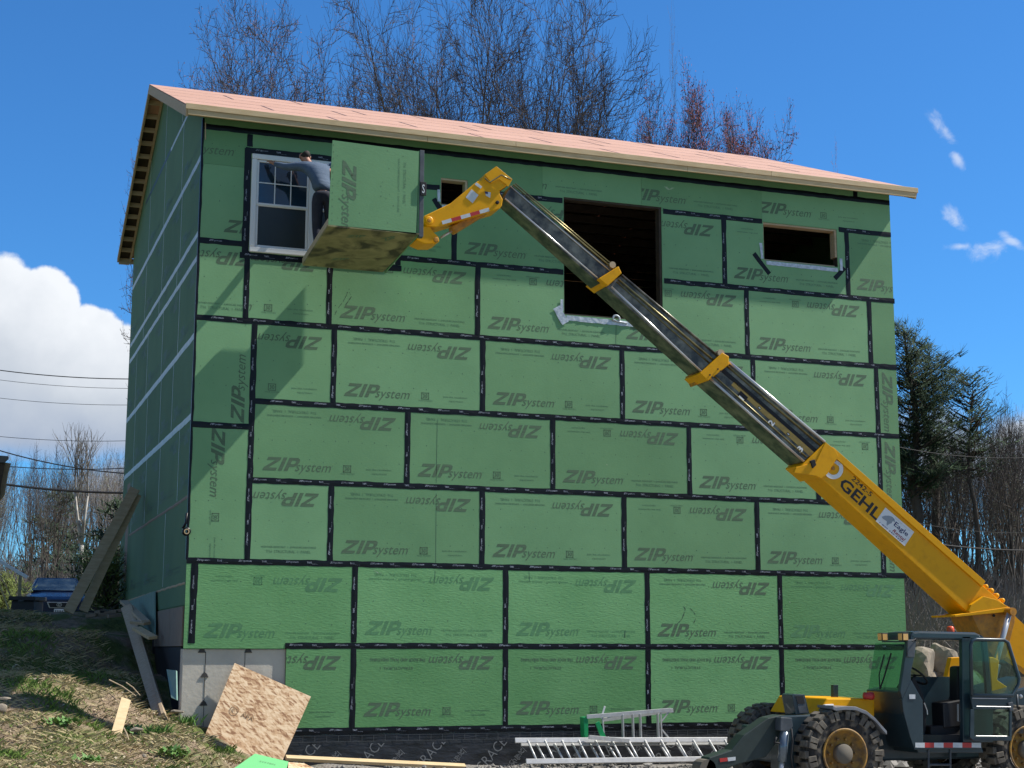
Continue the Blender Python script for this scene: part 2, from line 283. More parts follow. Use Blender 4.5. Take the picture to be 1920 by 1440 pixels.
# ---------------------------------------------------------------- mesh helpers
class MB:
    def __init__(s): s.v = []; s.f = []; s.m = []
    def add(s, vs, fs, mi=0):
        o = len(s.v); s.v += [tuple(x) for x in vs]; s.f += [[i+o for i in f] for f in fs]; s.m += [mi]*len(fs); return s
    def box(s, a, b, mi=0):
        x0, y0, z0 = (min(a[i], b[i]) for i in range(3)); x1, y1, z1 = (max(a[i], b[i]) for i in range(3))
        vs = [(x0,y0,z0),(x1,y0,z0),(x1,y1,z0),(x0,y1,z0),(x0,y0,z1),(x1,y0,z1),(x1,y1,z1),(x0,y1,z1)]
        return s.add(vs, [(0,3,2,1),(4,5,6,7),(0,1,5,4),(1,2,6,5),(2,3,7,6),(3,0,4,7)], mi)
    def beam(s, p, q, wd, ht, up=(0, 0, 1), mi=0):
        """rectangular bar from p to q: wd sideways, ht along up"""
        p, q = Vector(p), Vector(q); d = (q-p).normalized(); up = Vector(up); sd_ = d.cross(up).normalized(); u_ = sd_.cross(d).normalized()
        vs = [c + sd_*a*wd/2 + u_*b*ht/2 for c in (p, q) for a, b in ((-1,-1),(1,-1),(1,1),(-1,1))]
        return s.add(vs, [(0,1,2,3),(7,6,5,4),(0,4,5,1),(1,5,6,2),(2,6,7,3),(3,7,4,0)], mi)
    def prism(s, poly, vec, mi=0):
        n = len(poly); poly = [Vector(p) for p in poly]; vec = Vector(vec)
        vs = poly + [p+vec for p in poly]
        fs = [list(range(n)), list(range(2*n-1, n-1, -1))] + [(i, (i+1) % n, n+(i+1) % n, n+i) for i in range(n)]
        return s.add(vs, fs, mi)
    def tube(s, p, q, r0, r1=None, n=8, cap=True, mi=0):
        return s.path([p, q], [r0, r1 if r1 is not None else r0], n, cap, mi)
    def path(s, pts, rad, n=6, cap=True, mi=0):
        pts = [Vector(p) for p in pts]
        if not isinstance(rad, (list, tuple)): rad = [rad]*len(pts)
        vs = []; prev = None
        for i, p in enumerate(pts):
            d = (pts[min(i+1, len(pts)-1)]-pts[max(i-1, 0)])
            if d.length < 1e-9: d = Vector((0, 0, 1))
            d.normalize()
            if prev is None:
                a = d.orthogonal().normalized()
            else:
                a = prev - d*prev.dot(d)
                a = a.normalized() if a.length > 1e-6 else d.orthogonal().normalized()
            prev = a; b = d.cross(a)
            for k in range(n):
                t = 2*math.pi*k/n; vs.append(p+(a*math.cos(t)+b*math.sin(t))*rad[i])
        fs = []
        for i in range(len(pts)-1):
            for k in range(n):
                k2 = (k+1) % n; fs.append((i*n+k, i*n+k2, (i+1)*n+k2, (i+1)*n+k))
        if cap and n > 2:
            fs.append(list(range(n-1, -1, -1))); fs.append([(len(pts)-1)*n+k for k in range(n)])
        return s.add(vs, fs, mi)
    def lathe(s, c, axis, prof, n=32, mi=0):
        c = Vector(c); axis = Vector(axis).normalized(); a = axis.orthogonal().normalized(); b = axis.cross(a); vs = []; fs = []
        for (r, h) in prof:
            for k in range(n):
                t = 2*math.pi*k/n; vs.append(c+axis*h+(a*math.cos(t)+b*math.sin(t))*r)
        for i in range(len(prof)-1):
            for k in range(n):
                k2 = (k+1) % n; fs.append((i*n+k, i*n+k2, (i+1)*n+k2, (i+1)*n+k))
        return s.add(vs, fs, mi)
    def build(s, name, ms, parent=None, bevel=0., smooth=False, segs=2, flip=True):
        if not isinstance(ms, (list, tuple)): ms = [ms]
        o0 = wloc(parent) if parent is not None else (Vector(s.origin) if hasattr(s, 'origin') else Vector((0, 0, 0)))
        me = bpy.data.meshes.new(name); me.from_pydata([tuple(Vector(v)-o0) for v in s.v], [], s.f)
        for m in ms: me.materials.append(m)
        if len(ms) > 1: me.polygons.foreach_set('material_index', s.m)
        if flip:
            bm = bmesh.new(); bm.from_mesh(me); bmesh.ops.recalc_face_normals(bm, faces=bm.faces); bm.to_mesh(me); bm.free()
        if smooth: me.polygons.foreach_set('use_smooth', [True]*len(me.polygons))
        me.update()
        o = bpy.data.objects.new(name, me); col.objects.link(o)
        if parent is not None: o.parent = parent
        else: o.location = o0
        if bevel:
            b = o.modifiers.new('bevel', 'BEVEL'); b.width = bevel; b.segments = segs; b.limit_method = 'ANGLE'; b.angle_limit = R(40)
        return o
def wloc(o):
    l = Vector(o.location)
    while o.parent: o = o.parent; l += Vector(o.location)
    return l
def thing(name, label, cat, loc=(0, 0, 0), group=None):
    o = bpy.data.objects.new(name, None); col.objects.link(o); o.location = loc; o.empty_display_size = .2
    o['label'] = label; o['category'] = cat
    if group: o['group'] = group
    return o
def tag(o, label, cat, group=None, kind=None):
    if label: o['label'] = label
    if cat: o['category'] = cat
    if group: o['group'] = group
    if kind: o['kind'] = kind
    return o
# lettering ---------------------------------------------------------
_gc = {}
def glyphs(s, shear=0., off=0., res=2):
    k = (s, shear, off, res)
    if k not in _gc:
        cu = bpy.data.curves.new('t', 'FONT'); cu.body = s; cu.size = 1.0; cu.shear = shear; cu.offset = off; cu.resolution_u = res; cu.fill_mode = 'BOTH'
        ob = bpy.data.objects.new('t', cu); col.objects.link(ob); dg = bpy.context.evaluated_depsgraph_get(); dg.update()
        me = bpy.data.meshes.new_from_object(ob.evaluated_get(dg))
        vs = [(v.co.x, v.co.y) for v in me.vertices]; fs = [list(p.vertices) for p in me.polygons]
        bpy.data.objects.remove(ob); bpy.data.curves.remove(cu); bpy.data.meshes.remove(me)
        if vs:
            x0 = min(v[0] for v in vs); x1 = max(v[0] for v in vs); y0 = min(v[1] for v in vs); y1 = max(v[1] for v in vs)
        else: x0 = y0 = 0; x1 = y1 = 1
        _gc[k] = ([(a-x0, b-y0) for a, b in vs], fs, x1-x0, y1-y0)
    return _gc[k]
def clip(poly, r):
    x0, y0, x1, y1 = r
    for ax, lim, sg in ((0, x0, 1), (0, x1, -1), (1, y0, 1), (1, y1, -1)):
        out = []
        for i in range(len(poly)):
            a, b = poly[i], poly[(i+1) % len(poly)]; ia = sg*(a[ax]-lim) >= 0; ib = sg*(b[ax]-lim) >= 0
            if ia: out.append(a)
            if ia != ib:
                t = (lim-a[ax])/(b[ax]-a[ax]); out.append((a[0]+t*(b[0]-a[0]), a[1]+t*(b[1]-a[1])))
        poly = out
        if len(poly) < 3: return []
    return poly
class Print:
    """ink laid in a plane: 2-D shapes mapped by origin, u, v; optionally clipped to rectangles"""
    def __init__(s, o, u, v, clips=None): s.o, s.u, s.v = Vector(o), Vector(u), Vector(v); s.clips = clips; s.mb = MB()
    def poly(s, p, mi=0):
        if s.clips is None: s.mb.add([s.o+s.u*a+s.v*b for a, b in p], [list(range(len(p)))], mi)
        else:
            for r in s.clips:
                q = clip(p, r)
                if q: s.mb.add([s.o+s.u*a+s.v*b for a, b in q], [list(range(len(q)))], mi)
    def shapes(s, polys, x, y, rot=0, mi=0):
        c, n = math.cos(rot), math.sin(rot)
        for p in polys: s.poly([(x+a*c-b*n, y+a*n+b*c) for a, b in p], mi)
    def text(s, t, x, y, w=None, h=None, rot=0, shear=0., off=0., mi=0, res=2):
        vs, fs, W, H = glyphs(t, shear, off, res)
        kx = (w/W) if w else (h/H); ky = (h/H) if h else kx
        s.shapes([[(vs[i][0]*kx, vs[i][1]*ky) for i in f] for f in fs], x, y, rot, mi)
def logo_polys(k=1.0):
    """heavy slanted Z I P, cap height .21, then handled with text for the rest"""
    H = .205; sh = .42; w = .60
    def sl(p): return [((a + b*sh*1.0)*k, b*k) for a, b in p]
    P = []
    P += [sl([(0, 0), (.205, 0), (.205, .045), (0, .045)]), sl([(0, .045), (.075, .045), (.205, H-.045), (.13, H-.045)]), sl([(0, H-.045), (.205, H-.045), (.205, H), (0, H)])]
    P += [sl([(.235, 0), (.295, 0), (.295, H), (.235, H)])]
    x = .325
    P += [sl([(x, 0), (x+.06, 0), (x+.06, H), (x, H)])]
    out = [(x+.06, H), (x+.135, H), (x+.175, H-.022), (x+.185, H-.07), (x+.165, H-.118), (x+.125, H-.140), (x+.06, H-.140)]
    inn = [(x+.06, H-.042), (x+.110, H-.042), (x+.125, H-.050), (x+.130, H-.070), (x+.122, H-.090), (x+.105, H-.098), (x+.06, H-.098)]
    for i in range(6): P.append(sl([out[i], inn[i], inn[i+1], out[i+1]]))
    return P
def logo(pr, x, y, rot=0, mi=0, k=1.0):
    pr.shapes(logo_polys(k), x, y, rot, mi)
    c, n = math.cos(rot), math.sin(rot)
    a, b = .50*k, -.045*k
    pr.text('system', x+a*c-b*n, y+a*n+b*c, w=.56*k, h=.165*k, rot=rot, shear=.35, mi=mi)
    a, b = 1.075*k, .09*k
    pr.text('R', x+a*c-b*n, y+a*n+b*c, h=.018*k, rot=rot, mi=mi)
def aux30(pr, x, y, rot=0, mi=1):
    c, n = math.cos(rot), math.sin(rot)
    def T(a, b): return (x+a*c-b*n, y+a*n+b*c)
    t = .012
    for (x0, y0, x1, y1) in ((0, .045, .125, .045+t), (0, .155-t, .125, .155), (0, .045, t, .155), (.125-t, .045, .125, .155)):
        pr.poly([T(x0, y0), T(x1, y0), T(x1, y1), T(x0, y1)], 0)
    pr.text('30', *T(.025, .068), w=.075, h=.065, rot=rot, off=.02, mi=0)
    pr.text('YEAR SYSTEM', *T(-.05, .012), w=.23, h=.022, rot=rot, mi=mi)
    pr.text('Join the revolution', *T(.36, .085), w=.40, h=.032, rot=rot, mi=mi, off=.01)
    pr.text('zipsystem', *T(.45, .02), w=.24, h=.034, rot=rot, mi=mi)
def auxM(pr, x, y, rot=0, mi=1):
    c, n = math.cos(rot), math.sin(rot)
    def T(a, b): return (x+a*c-b*n, y+a*n+b*c)
    pr.text('WEATHER RESISTANT  1  EXPOSURE SHEATHING', *T(0, .10), w=.84, h=.026, rot=rot, mi=mi, off=.015)
    pr.text('7/16  STRUCTURAL  1  PANEL', *T(.08, .025), w=.68, h=.042, rot=rot, mi=mi)
def auxR(pr, x, y, rot=0, mi=0):
    c, n = math.cos(rot), math.sin(rot)
    def T(a, b): return (x+a*c-b*n, y+a*n+b*c)
    pr.text('THE ROOF AND WALL SHEATHING', *T(0, .0), w=.88, h=.05, rot=rot, mi=mi, off=.02)
    pr.text('STRUCTURAL 1', *T(.2, .13), w=.52, h=.042, rot=rot, mi=mi, off=.01)

# ---------------------------------------------------------------- the ground
PTS = [(-.1,0,.03),(-.4,.06,.26),(-1.15,.22,.58),(-1.89,.38,.72),(-2.62,.54,.79),(-5,1,.95),(-.3,2.5,.75),(-.3,5,1.4),(-1.6,4,1.45),(-3,4.5,1.5),(-.3,8,1.9),(-1.3,8.2,1.84),(-3,8,1.86),
       (-2.5,12,1.95),(-.3,12,1.97),(1,13,1.93),(-6,10,1.9),(-12,6,1.6),(-.9,20,1.70),(-4,20,1.7),(3,20,1.7),(-.6,26,1.86),(-15,20,2.),(0,30,2.0),(0,48,2.7),(-20,50,3.2),(10,50,3.4),(0,90,5.5),(30,95,6.5),(-40,90,6),
       (-2.7,-6.9,.0),(-1.5,-7.3,-.02),(-2.3,-3,.30),(-.6,-3,.06),(.3,-2.6,-.34),(.9,-2.4,-.54),(.7,-3.6,-.58),(.2,-4.6,-.50),(1.4,-1.8,-.6),(.2,-1.7,-.22),(.15,-1.0,-.10),(.9,-.7,-.48),(1.3,-3,-.5),(.2,-6,-.3),(-6,-6,.1),(-10,-3,.5),(-3.1,-12,-.15),(-3.1,-20,-.5),(-3,-26,-.5),
       (1.6,-.5,-.58),(3,-.6,-.62),(5,-.6,-.60),(8,-.7,-.66),(12,-.6,-.7),(4,-4,-.8),(8,-3,-.86),(12,-3,-.92),(12.0,-4.3,-.88),(9.0,-4.3,-.88),(9,-5.5,-.9),(14,-4,-.9),(2,-9,-.7),(10,-12,-.9),(20,-8,-.8),(20,-20,-1),
       (13.5,2,-.55),(15,4,.15),(14,9,.45),(18,6,.4),(18,13,1.2),(22,20,2.0),(27,28,3.0),(32,40,4.3),(20,34,3.4),(45,30,3.6),(60,45,5.0),(50,80,6.5),(12,25,2.0),(80,10,3),(-60,20,3),(-30,-10,1),(40,-20,-.5),(0,-60,-1)]
PA = np.array(PTS)
def hgt(x, y, detail=True):
    x = np.asarray(x, float); y = np.asarray(y, float)
    d2 = (x[..., None]-PA[:, 0])**2 + (y[..., None]-PA[:, 1])**2
    w_ = 1/(d2+.02+.0005*d2)**1.75
    h = (w_*PA[:, 2]).sum(-1)/w_.sum(-1)
    if detail:
        near = np.exp(-((x+1)**2+(y+1)**2)/250.)
        h = h + .035*np.sin(x*3.1+np.sin(y*2.3)*1.7)*np.cos(y*2.7+.5*x)*near*(np.hypot(x+.1, y) > .5) + .018*np.sin(x*7.3+y*4.1)*np.sin(y*8.7-x*2.2)*near
        far = 1-np.exp(-((y-5)**2)/900.)
        h = h + far*.35*np.sin(x*.31+1)*np.cos(y*.23)
    return h
def H(x, y): return float(hgt(np.array([x]), np.array([y]))[0])
def axis(segs):
    out = []
    for a, b, n in segs: out += list(np.linspace(a, b, n, endpoint=False))
    return np.array(out+[segs[-1][1]])
gx = axis([(-300,-60,8),(-60,-12,24),(-12,-5,35),(-5,-.35,70),(-.35,.1,9),(.1,3,30),(3,13,50),(13,30,50),(30,80,30),(80,400,10)])
gy = axis([(-80,-26,14),(-26,-10,36),(-10,-.2,98),(-.2,.25,5),(.25,13,60),(13,40,45),(40,110,35),(110,500,10)])
GX, GY = np.meshgrid(gx, gy)
GZ = hgt(GX, GY)
inside = (GX > .0) & (GX < 12.1) & (GY > .12) & (GY < 10.7)
GZ[inside] = -.75
mb = MB(); nx_, ny_ = len(gx), len(gy)
vs = np.stack([GX, GY, GZ], -1).reshape(-1, 3)
me = bpy.data.meshes.new('ground')
fs = [(j*nx_+i, j*nx_+i+1, (j+1)*nx_+i+1, (j+1)*nx_+i) for j in range(ny_-1) for i in range(nx_-1)]
me.from_pydata([tuple(p) for p in vs.tolist()], [], fs); me.materials.append(GROUND); me.polygons.foreach_set('use_smooth', [True]*len(fs)); me.update()
go = bpy.data.objects.new('ground', me); col.objects.link(go)
tag(go, 'grassy brown hillside and gravel yard around the unfinished house', None, kind='structure')

# ---------------------------------------------------------------- the house
X0, X1 = -.11, 12.21; FT = .3048; YD = 10.80
house = thing('house', 'three storey unfinished house sheathed in green panels under a pink roof deck', 'house', (6.05, 5.4, -.6))
HOLES = [(.66, 7.21, 2.98, 8.79), (3.74, 8.27, 4.2, 8.73), (5.88, 6.61, 7.67, 8.62), (9.62, 7.86, 11.09, 8.545)]
def minus(rects, h):
    out = []
    for (a, b, c, d) in rects:
        x0, z0, x1, z1 = max(a, h[0]), max(b, h[1]), min(c, h[2]), min(d, h[3])
        if x0 >= x1 or z0 >= z1: out.append((a, b, c, d)); continue
        if b < z0: out.append((a, b, c, z0))
        if z1 < d: out.append((a, z1, c, d))
        if a < x0: out.append((a, z0, x0, z1))
        if x1 < c: out.append((x1, z0, c, z1))
    return out
def side_top(y):     # underside of roof
    return 9.33+(y+.35)*.412 if y < 5.7 else 11.82-(y-5.7)*.345
# framed wall behind the sheathing, with the openings cut out
mb = MB()
rs = [(X0+.02, -.05, X1, 9.3)]
rs = minus(rs, (-1, -1, 1.41, 1.165))
for h in HOLES: rs = minus(rs, h)
for (a, b, c, d) in rs: mb.box((a, .0, b), (c, .14, d))
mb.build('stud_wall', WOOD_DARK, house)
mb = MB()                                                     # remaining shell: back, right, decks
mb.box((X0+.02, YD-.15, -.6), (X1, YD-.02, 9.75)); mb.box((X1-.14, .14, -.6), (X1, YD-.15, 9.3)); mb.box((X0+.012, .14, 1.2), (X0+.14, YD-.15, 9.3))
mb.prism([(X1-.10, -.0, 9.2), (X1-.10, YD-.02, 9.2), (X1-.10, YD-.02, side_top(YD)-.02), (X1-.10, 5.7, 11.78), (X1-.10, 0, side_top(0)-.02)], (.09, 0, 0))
mb.build('rear_wall', GREEN_SHADED, house)
mb = MB()
for z in (2.3, 4.7, 6.2): mb.box((X0+.14, .14, z-.02), (X1-.14, YD-.15, z+.02))
mb.build('floor_deck', WOOD_DARK, house)
mb = MB()
for k in range(15):
    yy = .6+k*.61
    mb.beam((X0+.2, yy, 9.02), (X1-.2, yy, 9.02), .04, .14)
mb.build('ceiling_joist', WOOD_DARK, house)
mb = MB()                                                     # interior partition seen through the large opening, with gaps
for (a, b) in ((4.0, 5.9), (6.15, 6.5), (6.62, 7.0), (7.12, 8.8)): mb.box((a, 6.0, 6.25), (b, 6.1, 8.75))
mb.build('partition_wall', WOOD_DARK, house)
mb = MB(); mb.box((X0, .03, -.9), (X1, .28, 1.16)); mb.build('foundation_wall', CONC, house, bevel=.01)
mb = MB()
for px, py in ((378, 1220), (465, 1220), (383, 1266), (381, 1319)):
    p = at(px, py, 1, .03); mb.prism([(p.x-.055, .0285, p.z-.03), (p.x+.06, .0285, p.z-.03), (p.x+.035, .0285, p.z+.02), (p.x, .0285, p.z+.05), (p.x-.03, .0285, p.z+.02)], (0, -.012, 0))
mb.build('form_tie', CONC_D, house)
mb = MB()
for x in (.22, .80): mb.box((x, .0255, -.4), (x+.008, .0295, 1.12))
mb.build('form_joint', CONC_D, house)
mb = MB(); mb.box((X0+.012, .284, -.6), (X0+.13, YD-.15, 1.19)); mb.build('side_foundation', FOUND, house)
# ---- front sheathing
YF = -.011
def panel(x0, z0, x1, z1, low=False, org=None, bot=None, top=None, vert=None, faded=False, name='sheathing_panel'):
    g = .0015
    rs = [(x0+g, z0+g, x1-g, z1-g)]
    for h in HOLES: rs = minus(rs, h)
    mb = MB()
    for (a, b, c, d) in rs: mb.box((a, YF, b), (c, -.0005, d))
    ox = org if org is not None else x0
    # nail dimples on the stud lines
    r0 = random.Random(int(x0*100+z0*1000))
    for fr in ((.27, .52, .74) if not low else (.30, .55, .8)):
        for k in range(13):
            nx = ox+.10+k*.2+r0.uniform(-.012, .012); nz_ = z0+fr*1.22+r0.uniform(-.02, .02)
            if r0.random() < .12: continue
            for (a, b, c, d) in rs:
                if a+.02 < nx < c-.02 and b+.02 < nz_ < d-.02:
                    s_ = r0.uniform(.004, .009); mb.add([(nx-s_, YF-.0006, nz_-s_), (nx+s_, YF-.0006, nz_-s_*.6), (nx+s_*.7, YF-.0006, nz_+s_), (nx-s_*.6, YF-.0006, nz_+s_*.8)], [(0, 1, 2, 3)], 1)
    ob = mb.build(name, [GREEN_LOW if low else GREEN, NAIL], house)
    if bot or top or vert:
        pr = Print((0, YF-.0014, 0), (1, 0, 0), (0, 0, 1), [(a+.004, b+.004, c-.004, d-.004) for a, b, c, d in rs])
        xr = ox+8*FT
        if bot:
            if 'Z' in bot: logo(pr, ox+.17, z0+.16)
            if 'J' in bot: aux30(pr, ox+1.42, z0+.13)
            if 'M' in bot: auxM(pr, ox+1.38, z0+.12)
        if top:
            zt = z0+4*FT
            if 'Z' in top: logo(pr, xr-.19, zt-.16, math.pi)
            if 'J' in top: aux30(pr, xr-1.42, zt-.12, math.pi)
            if 'M' in top: auxM(pr, xr-1.38, zt-.10, math.pi)
            if 'R' in top: auxR(pr, xr-1.30, zt-.19, math.pi)
        if vert == 'up': logo(pr, x0+.78, z0+.05, math.pi/2); aux30(pr, x0+.78, z0+1.6, math.pi/2)
        if vert == 'down': logo(pr, x0+.30, z1-.02, -math.pi/2); aux30(pr, x0+.30, z1-1.32, -math.pi/2)
        if vert == 'rdown': logo(pr, x0+.12, z1-.1, -math.pi/2)
        if pr.mb.f: pr.mb.build('lettering', [INK_FADED if faded else INK, INK_FADED if faded else INK_DIM], ob, flip=False)
    return ob
W8 = 8*FT
z = [0, 4*FT, 8.02*FT, 12.05*FT, 16.02*FT, 20.08*FT, 24.04*FT, 28.06*FT]
XS = 1.41
panel(XS, 0, 2.438, z[1], low=True, org=0, top='Z', bot='J')
for k, (b_, t_) in enumerate([('ZJ', 'ZR')]*4): panel(2.438+k*W8, 0, min(2.438+(k+1)*W8, X1), z[1], low=True, bot=b_, top=t_)
panel(X0, 1.165, 2.438, z[2], low=True, org=0, bot='ZM', top='ZJ', faded=True)
for k in range(4): panel(2.438+k*W8, z[1], min(2.438+(k+1)*W8, X1), z[2], low=True, bot='ZM', top='ZM', faded=(k != 2))
c0 = 6.70*FT
panel(X0, z[2], .785, 4.48, vert='down'); panel(X0, 4.48, .785, z[5], vert='up')
panel(.785, z[2], c0, z[3], org=c0-W8, top='Z', bot='M')
for k, (b_, t_) in enumerate([('ZJ', 'ZM'), ('ZJ', 'ZM'), ('ZM', 'ZJ'), ('ZJ', 'ZM')]): panel(c0+k*W8, z[2], c0+(k+1)*W8, z[3], bot=b_, top=t_)
d0 = 10.68*FT
for k, (b_, t_) in enumerate([('ZJ', 'ZM'), ('ZJ', 'ZM'), ('ZM', 'ZJ'), ('ZM', 'ZJ'), ('ZM', 'J')]): panel(.80+k*W8 if k else .785, z[3], min(.80+(k+1)*W8, 11.79), z[4], org=.80+k*W8, bot=b_, top=t_)
e0 = 6.68*FT
panel(.785, z[4], e0, z[5], org=e0-W8, top='Z', bot='J')
for k, (b_, t_) in enumerate([('ZJ', 'ZM'), ('ZJ', 'ZM'), ('ZJ', 'ZM'), ('ZJ', 'ZM')]): panel(e0+k*W8, z[4], e0+(k+1)*W8, z[5], bot=b_, top=t_)
for a, b in ((z[2], z[3]), (z[3], z[4]), (z[4], z[5])): panel(11.79, a, X1, b, vert='rdown')
f0 = 6.37*FT
panel(X0, z[5], .64, z[6], org=X0-1.4, bot='ZM', top='Z'); panel(.64, z[5], f0, z[6], org=f0-W8, bot='ZJ', top='Z')
for k, (b_, t_) in enumerate([('ZM', 'ZJ'), ('ZM', 'ZJ'), ('ZM', 'ZJ'), ('ZM', 'ZJ')]): panel(f0+k*W8, z[5], f0+(k+1)*W8, z[6], bot=b_, top=t_)
panel(f0+4*W8, z[5], X1, z[6], org=f0+2.93*W8+.02, top='Z', bot='M')
g0 = 13.04*FT
panel(X0, z[6], .62, z[7], org=X0+.2, bot='Z', top=None)
panel(.62, z[6], g0, z[7], org=g0-W8, bot='M', top='M')
for k, (b_, t_) in enumerate([('ZM', 'ZJ'), ('ZM', 'ZM'), ('ZM', 'ZJ')]): panel(g0+k*W8, z[6], g0+(k+1)*W8, z[7], bot=b_, top=t_)
panel(g0+3*W8, z[6], X1, z[7], bot='Z', top='M')
panel(X0, z[7], .62, 9.15, org=-.85, bot='ZJ'); panel(.62, z[7], 3.06, 9.15, bot='M')
panel(3.06, z[7], 5.5, 9.15, org=4.4, bot=None); panel(5.5, z[7], 7.3, 9.15, org=4.35, bot='ZM'); panel(7.3, z[7], 9.6, 9.15, org=6.9, bot='ZM'); panel(9.6, z[7], X1, 9.15, org=9.35, bot='ZJ')
panel(X0, 9.15, 11.5, 9.30); panel(11.5, 9.15, X1, 9.30)
# ---- seam tape on the front
YT = YF-.0035
def tape(p, q, wd=.092, ms=None, face=-1, name='seam_tape', ink=True, wav=.0055):
    """strip of tape between two facade points, with worn edges and printed marks"""
    p, q = Vector((p[0], 0, p[1])), Vector((q[0], 0, q[1])); L = (q-p).length; d = (q-p)/L; nrm = Vector((-d.z, 0, d.x))
    n = max(2, int(L/.12)); mbt = MB(); r0 = random.Random(int(L*977+p.x*31+p.z*7))
    vs = []
    for i in range(n+1):
        c = p+d*(L*i/n); yy = YT - r0.uniform(0, .0035)
        a = c+nrm*(wd/2+r0.uniform(-wav, wav)); b = c-nrm*(wd/2+r0.uniform(-wav, wav))
        vs += [(a.x, YF-.0022, a.z), ((c.x), yy, c.z+0), (b.x, YF-.0022, b.z)]
    fs = []
    for i in range(n): fs += [(3*i, 3*i+3, 3*i+4, 3*i+1), (3*i+1, 3*i+4, 3*i+5, 3*i+2)]
    mbt.add(vs, fs)
    o = mbt.build(name, TAPE, house, flip=False)
    if ink and L > .3:
        pr = Print((p.x, YT-.0045, p.z), d, nrm)
        s = .05+r0.uniform(0, .25); k = 0
        while s < L-.3:
            if k % 2 == 0: pr.text('ZIPsystem', s, -.006, w=.20, h=.034, shear=.3, off=.02, res=1)
            else: pr.text('TAPE', s, -.004, w=.07, h=.026, off=.03, res=1); pr.text('flashing', s+.08, -.02, w=.08, h=.012, res=1)
            s += r0.uniform(.30, .36); k += 1
        if pr.mb.f: pr.mb.build('tape_print', TAPE_INK, o, flip=False)
    return o
tape((XS-.02, z[1]-.01), (X1, z[1])); tape((X0, z[2]), (X1+.02, z[2])); 
for a, b in ((.785, 11.79),): tape((a, z[3]), (b+.02, z[3]))
tape((.785, z[4]), (X1, z[4])); tape((X0, z[5]), (X1, z[5])); tape((X0, 4.48), (.785, 4.48))
tape((X0, z[6]), (.62, z[6])); tape((3.0, z[6]), (5.87, z[6])); tape((7.70, z[6]), (X1+.02, z[6]))
tape((3.0, z[7]), (3.72, z[7])); tape((4.22, z[7]), (5.86, z[7])); tape((7.70, z[7]), (9.6, z[7])); tape((11.13, z[7]), (X1, z[7]))
tape((X0, 9.15), (X1, 9.15), ink=False); tape((11.5, 9.17), (11.5, 9.3), ink=False)
tape((XS-.02, -.045), (X1, -.045), wd=.10)
for k in range(4): tape((2.438+k*W8, -.03), (2.438+k*W8, z[1]-.04))
for k in range(4): tape((2.438+k*W8, z[1]+.04), (2.438+k*W8, z[2]-.04))
tape((.005, 1.24), (.015, z[2]-.04), wd=.10)
for k in range(5): tape((c0+k*W8, z[2]+.04), (c0+k*W8, z[3]-.04))
tape((.785, z[2]+.04), (.785, z[5]-.04))
for k in range(1, 5): tape((.80+k*W8, z[3]+.04), (.80+k*W8, z[4]-.04))
for k in range(4): tape((e0+k*W8, z[4]+.04), (e0+k*W8, z[5]-.04))
tape((11.79, z[2]+.04), (11.79, z[5]-.04))
tape((.64, z[5]+.04), (.64, z[6]-.10))
for k in (0, 1, 3, 4): tape((f0+k*W8, z[5]+.04), (f0+k*W8, z[6]-.04))
tape((g0, z[6]+.04), (g0, 8.2), ink=False); tape((g0+2*W8, z[6]+.04), (g0+2*W8, z[7]-.04)); tape((g0+3*W8, z[6]+.04), (g0+3*W8, z[7]-.04))
tape((.62, 8.9), (.62, 9.10), ink=False)
tape((.60, 7.15), (.60, 8.87), wd=.11); tape((.52, 7.15), (3.1, 7.15), wd=.10); tape((.56, 8.84), (3.05, 8.84), wd=.10); tape((3.04, 7.2), (3.04, 8.8), wd=.10)
for (a, b) in (((9.42, 7.96), (9.72, 7.62)), ((11.02, 7.64), (11.22, 7.86)), ((3.62, 8.36), (3.76, 8.16))): tape(a, b, wd=.085, ink=False)
mb = MB()
for (a, b, w_) in (((820, 788), (818, 905), .006), ((818, 925), (817, 1062), .006), ((816, 1070), (815, 1092), .007), ((1155, 607), (1154, 648), .006), ((992, 1072), (993, 1090), .006), ((1172, 1182), (1171, 1196), .012)):
    p_, q_ = at(*a, 1, YF), at(*b, 1, YF); mb.prism([(p_.x-w_/2, YF-.0008, p_.z), (p_.x+w_/2, YF-.0008, p_.z), (q_.x+w_/2, YF-.0008, q_.z), (q_.x-w_/2, YF-.0008, q_.z)], (0, -.0006, 0))
mb.build('pencil_line', NAIL, house)
SCUFF = mat('dark_scuff', (.05, .095, .055), .7); LSC = mat('pale_scrape', (.34, .46, .30), .7)
def scuff(pts, w0, m, name='scuff_mark'):
    r_ = random.Random(int(pts[0][0])); P_ = [at(px, py, 1, YF) for px, py in pts]; mb = MB(); n = len(P_)
    for i_ in range(n-1):
        for k_ in range(5):
            if r_.random() < .22: continue
            a_, b_ = P_[i_].lerp(P_[i_+1], k_/5), P_[i_].lerp(P_[i_+1], (k_+1)/5); w_ = w0*r_.uniform(.3, 1.2)
            mb.add([(a_.x-w_, YF-.0012, a_.z), (a_.x+w_, YF-.0012, a_.z), (b_.x+w_*.8, YF-.0012, b_.z), (b_.x-w_*.8, YF-.0012, b_.z)], [(0, 1, 2, 3)])
    mb.build(name, m, house, flip=False)
scuff([(1281, 1136), (1285, 1142), (1282, 1152), (1279, 1160), (1272, 1168), (1262, 1174)], .012, SCUFF); scuff([(1294, 1140), (1301, 1148), (1306, 1156), (1301, 1168)], .008, SCUFF)
scuff([(652, 546), (650, 553), (643, 566), (632, 580), (628, 590)], .010, SCUFF); scuff([(655, 548), (659, 556), (648, 572)], .010, SCUFF)
